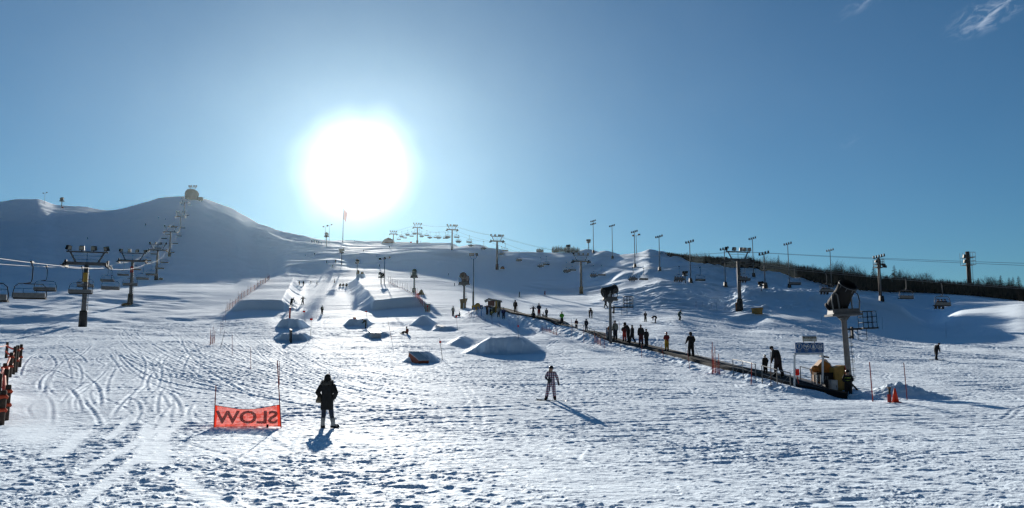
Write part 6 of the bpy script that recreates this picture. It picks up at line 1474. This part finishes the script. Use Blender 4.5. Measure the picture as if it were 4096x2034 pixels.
for s_x, px_, yaw in ((-1, (-.11, -.02), .15), (1, (.24, -.01), -.7)):
    b = MB(); M_ = Matrix.Rotation(yaw, 3, 'Z')
    b.tube([(px_[0], px_[1], .07), (px_[0], px_[1], .18), (px_[0]-.004*s_x, px_[1], .33)], [.072, .070, .074], 12); bo = b.build('boot_shaft', mat('pale_boot', (.46, .45, .43), .8), w, True)
    c = Vector((px_[0], px_[1]+.0, 0)); MB().loft([[c+M_ @ Vector((x*k, y*k2+.06, z)) for x, y in [(.055, -.13), (.066, 0), (.06, .10), (.03, .17), (-.03, .17), (-.06, .10), (-.066, 0), (-.055, -.13)]] for z, k, k2 in ((0, 1.0, 1.0), (.035, 1.04, 1.02), (.08, .92, .95), (.115, .6, .6))]).build('boot_foot', mat('dark_boot', (.03, .026, .024), .7), w, True)
bag = thing('handbag', 'small patterned handbag hanging at the left side of the woman in the long coat', 'bag', g+Vector((-.235, -.05, .79)), .3)
MB().loft([ellring(0, 0, 0, .085, .05, 14), ellring(0, 0, .03, .11, .065, 14), ellring(0, 0, .10, .10, .055, 14), ellring(.01, 0, .20, .065, .03, 14)]).build('body', mat('patterned_bag', (.17, .13, .09), .7, noise=.9, scale=26), bag, True); MB().tube([(-.06, 0, .17), (-.02, .01, .34), (.06, .02, .46)], .011, 5).build('strap', BLACK, bag)

# girl on the snowboard
pl_ = bpy.data.materials.new('plaid_suit'); nt = nodes(pl_); out = N(nt, 'ShaderNodeOutputMaterial'); tc = N(nt, 'ShaderNodeTexCoord')
def stripes(sc, axis, lo, hi):
    sp = N(nt, 'ShaderNodeSeparateXYZ'); L(nt, tc.outputs['Object'], sp.inputs[0]); m = N(nt, 'ShaderNodeMath', operation='MULTIPLY'); L(nt, sp.outputs[axis], m.inputs[0]); m.inputs[1].default_value = sc
    fr_n = N(nt, 'ShaderNodeMath', operation='FRACT'); L(nt, m.outputs[0], fr_n.inputs[0]); g_ = N(nt, 'ShaderNodeMapRange'); L(nt, fr_n.outputs[0], g_.inputs[0]); g_.inputs[1].default_value = lo; g_.inputs[2].default_value = hi; return g_
c1 = N(nt, 'ShaderNodeMix', data_type='RGBA'); L(nt, stripes(8.5, 2, .64, .70).outputs[0], c1.inputs[0]); c1.inputs[6].default_value = (.66, .66, .72, 1); c1.inputs[7].default_value = (.40, .05, .09, 1)
c2 = N(nt, 'ShaderNodeMix', data_type='RGBA'); L(nt, stripes(9.0, 0, .58, .64).outputs[0], c2.inputs[0]); L(nt, c1.outputs[2], c2.inputs[6]); c2.inputs[7].default_value = (.05, .05, .12, 1)
pb = N(nt, 'ShaderNodeBsdfPrincipled', Roughness=.8); L(nt, c2.outputs[2], pb.inputs['Base Color']); L(nt, pb.outputs[0], out.inputs['Surface'])
g = gp(2206, 1603); gh = 133/F*g.y
gt = person(g+Vector((0, 0, .035)), gh, 'rider_girl', 172, 'girl snowboarder in a pink, white and navy plaid suit and dark helmet', pl_, pl_, BLK, (.03, .04, .05), 'helmet', (.03, .022, .022), hi=True, face_=True)
MB().tube([(.07, -.05, 1.60), (.10, -.06, 1.48), (.11, -.09, 1.36), (.09, -.10, 1.28)], [.045, .05, .04, .015], 8).build('hair', cloth((.42, .30, .16)), gt, True)
board_obj(g+Vector((-.02, -.06, 0)), math.radians(-10), 'dark snowboard under the girl in the plaid suit', mat('dark_board', (.015, .018, .04), .4), 1.35*gh/1.5, tilt=math.radians(3), roll=.12)

# the queue on the magic carpet
RC = 12
for px, hp, ps, fc, lab, kw in [
    (2061, 49, 'stand', RC, 'person in a long dark coat riding the carpet just below the hut', dict(J=(.035, .026, .024), T=(.05, .03, .03), head='hood', HC=(.03, .025, .025))),
    (2134, 39, 'arms_out', RC, 'dark child on the carpet with one arm out, left of red trousers', dict(J=NAVY, T=BLK, head='hat')),
    (2157, 53, 'hands_front', RC, 'person in dark blue jacket and red trousers on the carpet', dict(J=NAVY, T=(.30, .03, .035), head='hat', HC=CHAR)),
    (2187, 38, 'stand', RC, 'small dark child standing on the carpet behind the person in red trousers', dict(J=NAVY, T=BLK, head='helmet', HC=BLK)),
    (2249, 53, 'hands_front', RC, 'person in a bright green vest on the carpet', dict(J=(.10, .50, .05), T=CHAR, head='hat', HC=(.35, .36, .34))),
    (2307, 42, 'stand', RC, 'child in dark red jacket on the carpet, right of the green vest', dict(J=(.08, .018, .022), T=NAVY, head='hat', HC=CHAR)),
    (2347, 47, 'stand', RC, 'dark child on the carpet at the left end of the pipe railing', dict(J=NAVY, T=NAVY, head='hood', HC=NAVY)),
    (2442, 57, 'hands_front', RC, 'person in an orange vest below the blue sign', dict(J=(.36, .16, .06), T=(.06, .03, .03), head='hat', HC=CHAR)),
    (2463, 76, 'stand', RC+10, 'tall man in a grey vest right of the snow gun post', dict(J=(.26, .28, .25), T=NAVY, head='hat', HC=CHAR)),
    (2500, 68, 'hands_front', RC, 'child in maroon jacket and bright red trousers in the queue', dict(J=MAROON, T=(.55, .05, .04), head='helmet', HC=BLK)),
    (2516, 78, 'hug', 95, 'dark adult leaning over the child in bright red trousers', dict(J=BLK, T=BLK, head='hood', HC=BLK)),
    (2532, 71, 'walk', RC+40, 'person in a black jacket with wide legs behind the leaning adult', dict(J=BLK, T=BLK, head='hat')),
    (2566, 80, 'stand', RC, 'man in dark jacket and pale cap in the queue, right of the group of three', dict(J=CHAR, T=(.10, .025, .03), head='hat', HC=(.30, .30, .30))),
    (2588, 68, 'stand', RC+20, 'shorter dark person close behind the man in the pale cap', dict(J=CHAR, T=BLK, head='hat')),
    (2669, 74, 'hands_front', RC+5, 'child in red jacket, red helmet and yellow trousers on the carpet', dict(J=(.22, .025, .028), T=(.48, .27, .02), head='helmet', HC=(.42, .05, .05))),
    (2766, 97, 'poles', RC, 'person all in black with ski poles alone on the carpet', dict(J=BLK, T=BLK, head='hood', HC=BLK, hi=True)),
    (3061, 72, 'stand', RC, 'small dark child before the stooping man near the carpet foot', dict(J=BLK, T=BLK, head='helmet', HC=BLK, hi=True)),
    (3113, 117, 'stoop', 40, 'man in black stooping forward on the carpet near its foot', dict(J=BLK, T=(.03, .02, .022), head='hat', HC=BLK, hi=True))]:
    g, H_ = on_carpet(px, hp, ps); person(g, H_, ps, fc, lab, group='riders of the magic carpet', **kw)
g = carpet_pt(2766)
for sx in (-1, 1): marker(0, 0, 0, 0, '', DARK) if False else None
t = thing('ski_poles', 'pair of thin ski poles held out by the person in black on the carpet', 'ski poles', g+Vector((0, 0, .2)))
for sx in (-1, 1): MB().tube([(sx*.28, .26, .98), (sx*.55, -.05, .02)], .012, 5).build('pole', DARK, t)
g = at(3396, 44.6); g = foot(3396, 1602, 44.0)
op = person(g, 1.62, 'hands_front', 150, 'lift operator in black with yellow-green reflective bands at the carpet foot', BLK, BLK, BLK, BLK, 'helmet', BLK, hi=True, face_=True)
MB().loft([ellring(0, .02, z, .195, .185, 16) for z in (1.08, 1.16)]).build('reflective_band', mat('hi_vis', (.30, .38, .05), .6, noise=.5, scale=14), op); MB().loft([ellring(0, .01, z, .20, .19, 16) for z in (1.26, 1.31)]).build('reflective_band', mat('hi_vis', (.30, .38, .05), .6), op)

# people around the hut
for px, by, hp, ps, fc, lab, kw in [
    (1947, 1261, 38, 'hands_front', -40, 'dark person at the left corner of the hut', dict(J=CHAR, T=NAVY)),
    (1961, 1263, 31, 'stand', 60, 'half hidden dark person at the counter of the hut', dict(J=CHAR, T=CHAR)),
    (1967, 1268, 26, 'stand', 160, 'person in a yellow vest inside the front of the hut', dict(J=(.26, .26, .03), T=CHAR, head='hat')),
    (1994, 1271, 45, 'stand', 10, 'person in a pale jacket before the right wall of the hut', dict(J=(.40, .40, .38), T=DGREY, HC=(.10, .09, .08))),
    (2014, 1276, 46, 'stand', 10, 'person in a purple-blue jacket right of the hut', dict(J=(.045, .045, .14), T=NAVY, HC=CHAR)),
    (1812, 1266, 41, 'stand', -25, 'person in a pale jacket standing left of the three blue signs', dict(J=(.30, .29, .25), T=CHAR, HC=(.2, .17, .13))),
    (1838, 1268, 21, 'sit', 110, 'dark snowboarder seated on the snow beside the person in the pale jacket', dict(J=NAVY, T=NAVY)),
    (2136, 1276, 24, 'bend', 60, 'dark person bending down behind the carpet, beside a sitting one', dict(J=NAVY, T=BLK)),
    (2172, 1271, 19, 'sit', -70, 'dark snowboarder sitting with legs out behind the carpet', dict(J=CHAR, T=MAROON)),
    # open slope on the right
    (2078, 1190, 25, 'wide', 70, 'skier in dark clothes high on the sunlit slope above the hut', dict(J=NAVY, T=NAVY)),
    (2180, 1184, 24, 'walk', 60, 'skier all in red near the upper edge of the sunlit slope', dict(J=(.35, .02, .04), T=(.30, .02, .04), HC=BLK)),
    (2358, 1273, 38, 'hug', -80, 'left one of two dark people holding each other on the slope', dict(J=(.10, .02, .03), T=BLK)),
    (2368, 1274, 41, 'hug', 80, 'right one of two dark people holding each other on the slope', dict(J=BLK, T=BLK)),
    (2424, 1233, 46, 'walk', 80, 'dark skier striding half hidden behind the snow gun with the pale box', dict(J=BLK, T=BLK)),
    (2582, 1288, 41, 'hands_front', 165, 'dark person standing with a pale bib beside one who bends over', dict(J=(.05, .03, .04), T=BLK)),
    (2622, 1292, 28, 'bend', 80, 'dark person bent double with hands at the snow', dict(J=BLK, T=BLK)),
    (2718, 1282, 42, 'crouch', -75, 'skier in a teal jacket leaning forward, trailing snow spray', dict(J=(.03, .12, .13), T=(.03, .06, .07), HC=(.35, .36, .36))),
    (3746, 1441, 66, 'stoop', -82, 'snowboarder in black gliding alone on the far right slope', dict(J=BLK, T=BLK, hi=True)),
    # terrain park
    (1288, 1258, 35, 'stand', 0, 'dark skier standing in the middle below the halfpipe', dict(J=CHAR, T=BLK, HC=(.2, .2, .2))),
    (1165, 1228, 37, 'lean', 0, 'dark snowboarder leaning on the left wall of the halfpipe', dict(J=(.035, .04, .035), T=BLK)),
    (1211, 1220, 35, 'arms_out', 160, 'skier with spread legs on the floor of the halfpipe, left side', dict(J=(.05, .055, .05), T=CHAR)),
    (1463, 1315, 36, 'reach', 90, 'snowboarder in olive bending over behind the right mound', dict(J=(.07, .07, .05), T=(.05, .06, .05))),
    (1628, 1337, 29, 'sit', 70, 'snowboarder in an orange-red jacket sitting on the snow in the park', dict(J=(.26, .065, .04), T=CHAR)),
    (1197, 1143, 21, 'stand', 20, 'left one of two people at the upper left corner of the halfpipe', dict(J=(.10, .05, .04), T=CHAR)),
    (1213, 1146, 23, 'stand', 0, 'right one of two people at the upper left corner of the halfpipe', dict(J=DGREY, T=CHAR)),
    (1243, 1135, 11, 'stand', 0, 'tiny faint figure behind the upper end of the halfpipe, left of the walking one', dict(J=DGREY, T=DGREY)),
    (1268, 1139, 17, 'walk', 90, 'small dark figure walking behind the upper end of the halfpipe', dict(J=CHAR, T=CHAR)),
    (1337, 1137, 20, 'walk', -80, 'reddish brown figure striding behind the upper end of the halfpipe', dict(J=(.12, .04, .035), T=(.09, .035, .03))),
    (1361, 1147, 14, 'sit', 180, 'left of three small figures sitting in a row above the halfpipe', dict(J=(.10, .05, .05), T=CHAR)),
    (1373, 1147, 14, 'sit', 180, 'middle of three small figures sitting in a row above the halfpipe', dict(J=CHAR, T=CHAR)),
    (1386, 1147, 14, 'sit', 180, 'right of three small figures sitting in a row above the halfpipe', dict(J=CHAR, T=CHAR)),
    # upper slopes
    (1307, 1057, 18, 'walk', 60, 'left of three small skiers on the lit shelf above the halfpipe', dict(J=DGREY, T=CHAR)),
    (1341, 1056, 18, 'stand', 30, 'right of three small skiers on the lit shelf above the halfpipe', dict(J=(.12, .05, .05), T=CHAR)),
    (1329, 1072, 15, 'wide', 180, 'lowest of three small skiers on the lit shelf above the halfpipe', dict(J=DGREY, T=DGREY)),
    (1258, 1023, 13, 'crouch', 120, 'small skier raising a puff of snow under the ridge', dict(J=DGREY, T=DGREY)),
    (1222, 1028, 11, 'crouch', 100, 'small skier bending, left of the one raising a puff of snow', dict(J=DGREY, T=DGREY)),
    (1559, 994, 13, 'wide', 150, 'small figure on the lit snow below the brown dome', dict(J=DGREY, T=DGREY)),
    (1454, 1009, 12, 'wide', 150, 'small faint skier on the shaded edge left of the brown dome', dict(J=(.12, .06, .06), T=DGREY)),
    (1506, 1030, 11, 'wide', 150, 'small faint skier in the shaded face below the brown dome', dict(J=DGREY, T=DGREY)),
    (1517, 1071, 15, 'wide', 160, 'small skier beside the pale lamp post behind the halfpipe', dict(J=DGREY, T=DGREY)),
    (1683, 974, 10, 'stand', 90, 'tiny figure standing on the ridge right of the lift tower', dict(J=DGREY, T=DGREY)),
    (1417, 968, 7, 'stand', 0, 'tiny figure alone on the ridge between flagpole and dome', dict(J=DGREY, T=DGREY)),
    (1795, 1107, 16, 'walk', -60, 'small skier in red and dark near the top of the sunlit slope', dict(J=(.16, .04, .05), T=CHAR)),
    (1818, 1146, 16, 'stand', 120, 'small dark skier in the middle of the sunlit slope, long shadow', dict(J=NAVY, T=NAVY)),
    (582, 906, 14, 'wide', 170, 'dark skier alone on the shaded left hill', dict(J=NAVY, T=NAVY)),
    (635, 876, 11, 'stand', 170, 'small dark figure high on the left hill, left of another', dict(J=NAVY, T=NAVY)),
    (661, 883, 11, 'stand', 170, 'small dark figure high on the left hill beside the lift', dict(J=NAVY, T=NAVY)),
    (349, 960, 12, 'crouch', 170, 'small dark skier low on the shaded left hill above the nearest tower', dict(J=NAVY, T=NAVY))]:
    g, H_ = by_px(px, by, hp, ps); person(g, H_, ps, fc, lab, **kw)
for i, (px, by) in enumerate([(1258, 971), (1266, 972), (1274, 974), (1285, 978), (1254, 967), (1246, 970)]):
    g, H_ = by_px(px, by+2, 13, 'stand'); person(g, H_, 'stand', 30*i, 'one of the tiny dark figures gathered on the ridge left of the flagpole', DGREY, CHAR, group='people gathered on the ridge')
# riders on the chairs
SEATS = [(-.75, 0), (-.25, 1), (.25, 2), (.75, 3)]
rr_ = random.Random(8)
for c, n in RIDES:
    for k in range(n):
        x = (k-(n-1)/2)*.55; M_ = Matrix.Rotation(c.rotation_euler.z, 3, 'Z'); p = Vector(c.location)+M_ @ Vector((x, .12, -2.94))
        person(p, 1.70, 'ride', math.degrees(c.rotation_euler.z), 'dark clothed rider seated on a chair of the right-hand lift', rr_.choice([BLK, NAVY, CHAR, MAROON, (.03, .05, .05)]), rr_.choice([BLK, CHAR, NAVY]), group='riders on the right-hand chairlift', head='helmet', HC=rr_.choice([BLK, CHAR]))
# boards and skis people stand on
def under(px, by): return gp(px, by)
for px, by, rz, lab, kind in [(3746, 1441, 8, 'dark snowboard under the lone snowboarder at far right', 'b'), (2718, 1282, 80, 'dark skis of the skier in the teal jacket', 's'), (2424, 1233, 85, 'skis of the striding skier behind the snow gun', 's'), (1165, 1228, 20, 'dark snowboard of the one leaning on the left halfpipe wall', 'b'), (1211, 1220, 150, 'skis of the skier on the halfpipe floor', 's'),
                              (1628, 1337, 75, 'dark snowboard strapped to the sitter in the orange-red jacket', 'bs'), (1838, 1268, 110, 'dark snowboard of the sitter near the blue signs', 'bs'), (2172, 1271, 110, 'dark snowboard of the sitter behind the carpet', 'bs'), (1463, 1315, 0, 'snowboard under the bending snowboarder in olive', 'b'), (2582, 1288, 20, 'dark skis of the person with the pale bib', 's'), (2622, 1292, 10, 'dark snowboard under the one bent double', 'b'), (2078, 1190, 70, 'dark skis of the skier above the hut', 's'), (2180, 1184, 60, 'dark skis of the skier in red', 's'), (1288, 1258, 0, 'dark skis of the skier standing below the halfpipe', 's')]:
    g = gp(px, by)
    if kind == 'bs':
        an = math.radians(rz+0); d = Vector((-math.sin(an), math.cos(an), 0))*.72; q = g+d; board_obj((q.x, q.y, gz(q.x, q.y)+.08), an, lab, BLACK, 1.4, roll=.5)
    elif kind == 'b': board_obj(g, math.radians(rz), lab, BLACK, 1.5)
    else: skis_obj(g, math.radians(rz), lab, 1.5)
# powder thrown up by moving skiers
PUFF = bpy.data.materials.new('snow_spray'); nt = nodes(PUFF); out = N(nt, 'ShaderNodeOutputMaterial'); df = N(nt, 'ShaderNodeBsdfDiffuse'); df.inputs[0].default_value = (.9, .93, .96, 1); tl = N(nt, 'ShaderNodeBsdfTranslucent'); tl.inputs[0].default_value = (.95, .96, .97, 1); mx = N(nt, 'ShaderNodeMixShader', Fac=.6); L(nt, df.outputs[0], mx.inputs[1]); L(nt, tl.outputs[0], mx.inputs[2]); L(nt, mx.outputs[0], out.inputs['Surface'])
rp = random.Random(2)
for px, by, dx, w_, h_, lab, n in [(2716, 1281, -1, 1.7, .62, 'spray of powder behind the skier in the teal jacket', 260), (1252, 1022, 1, 3.2, 1.0, 'puff of powder around the small skier under the ridge', 160), (1224, 1218, 1, 1.8, .7, 'puff of powder beside the skier on the halfpipe floor', 160), (1330, 1020, 1, 6.5, 2.2, 'drifting powder cloud on the shaded edge right of the small skiers', 260)]:
    g = gp(px, by); mb = MB()
    for k in range(n):
        u = rp.random()**.8; c = Vector((dx*u*w_, rp.uniform(-.25, .25)*w_*.4, rp.random()**1.6*h_*(.25+.75*math.sin(min(1, u*1.3)*math.pi)))); r = max(.010, .00010*g.y)*rp.uniform(.5, 1.2)
        mb.add([c+Vector((r, 0, -r)), c+Vector((-r, 0, -r)), c+Vector((0, r, -r)), c+Vector((0, 0, r))], [(0, 1, 3), (1, 2, 3), (2, 0, 3), (0, 2, 1)])
    o = mb.build('snow_spray', PUFF); o.location = g; tag(o, lab, 'snow spray'); o['kind'] = 'stuff'
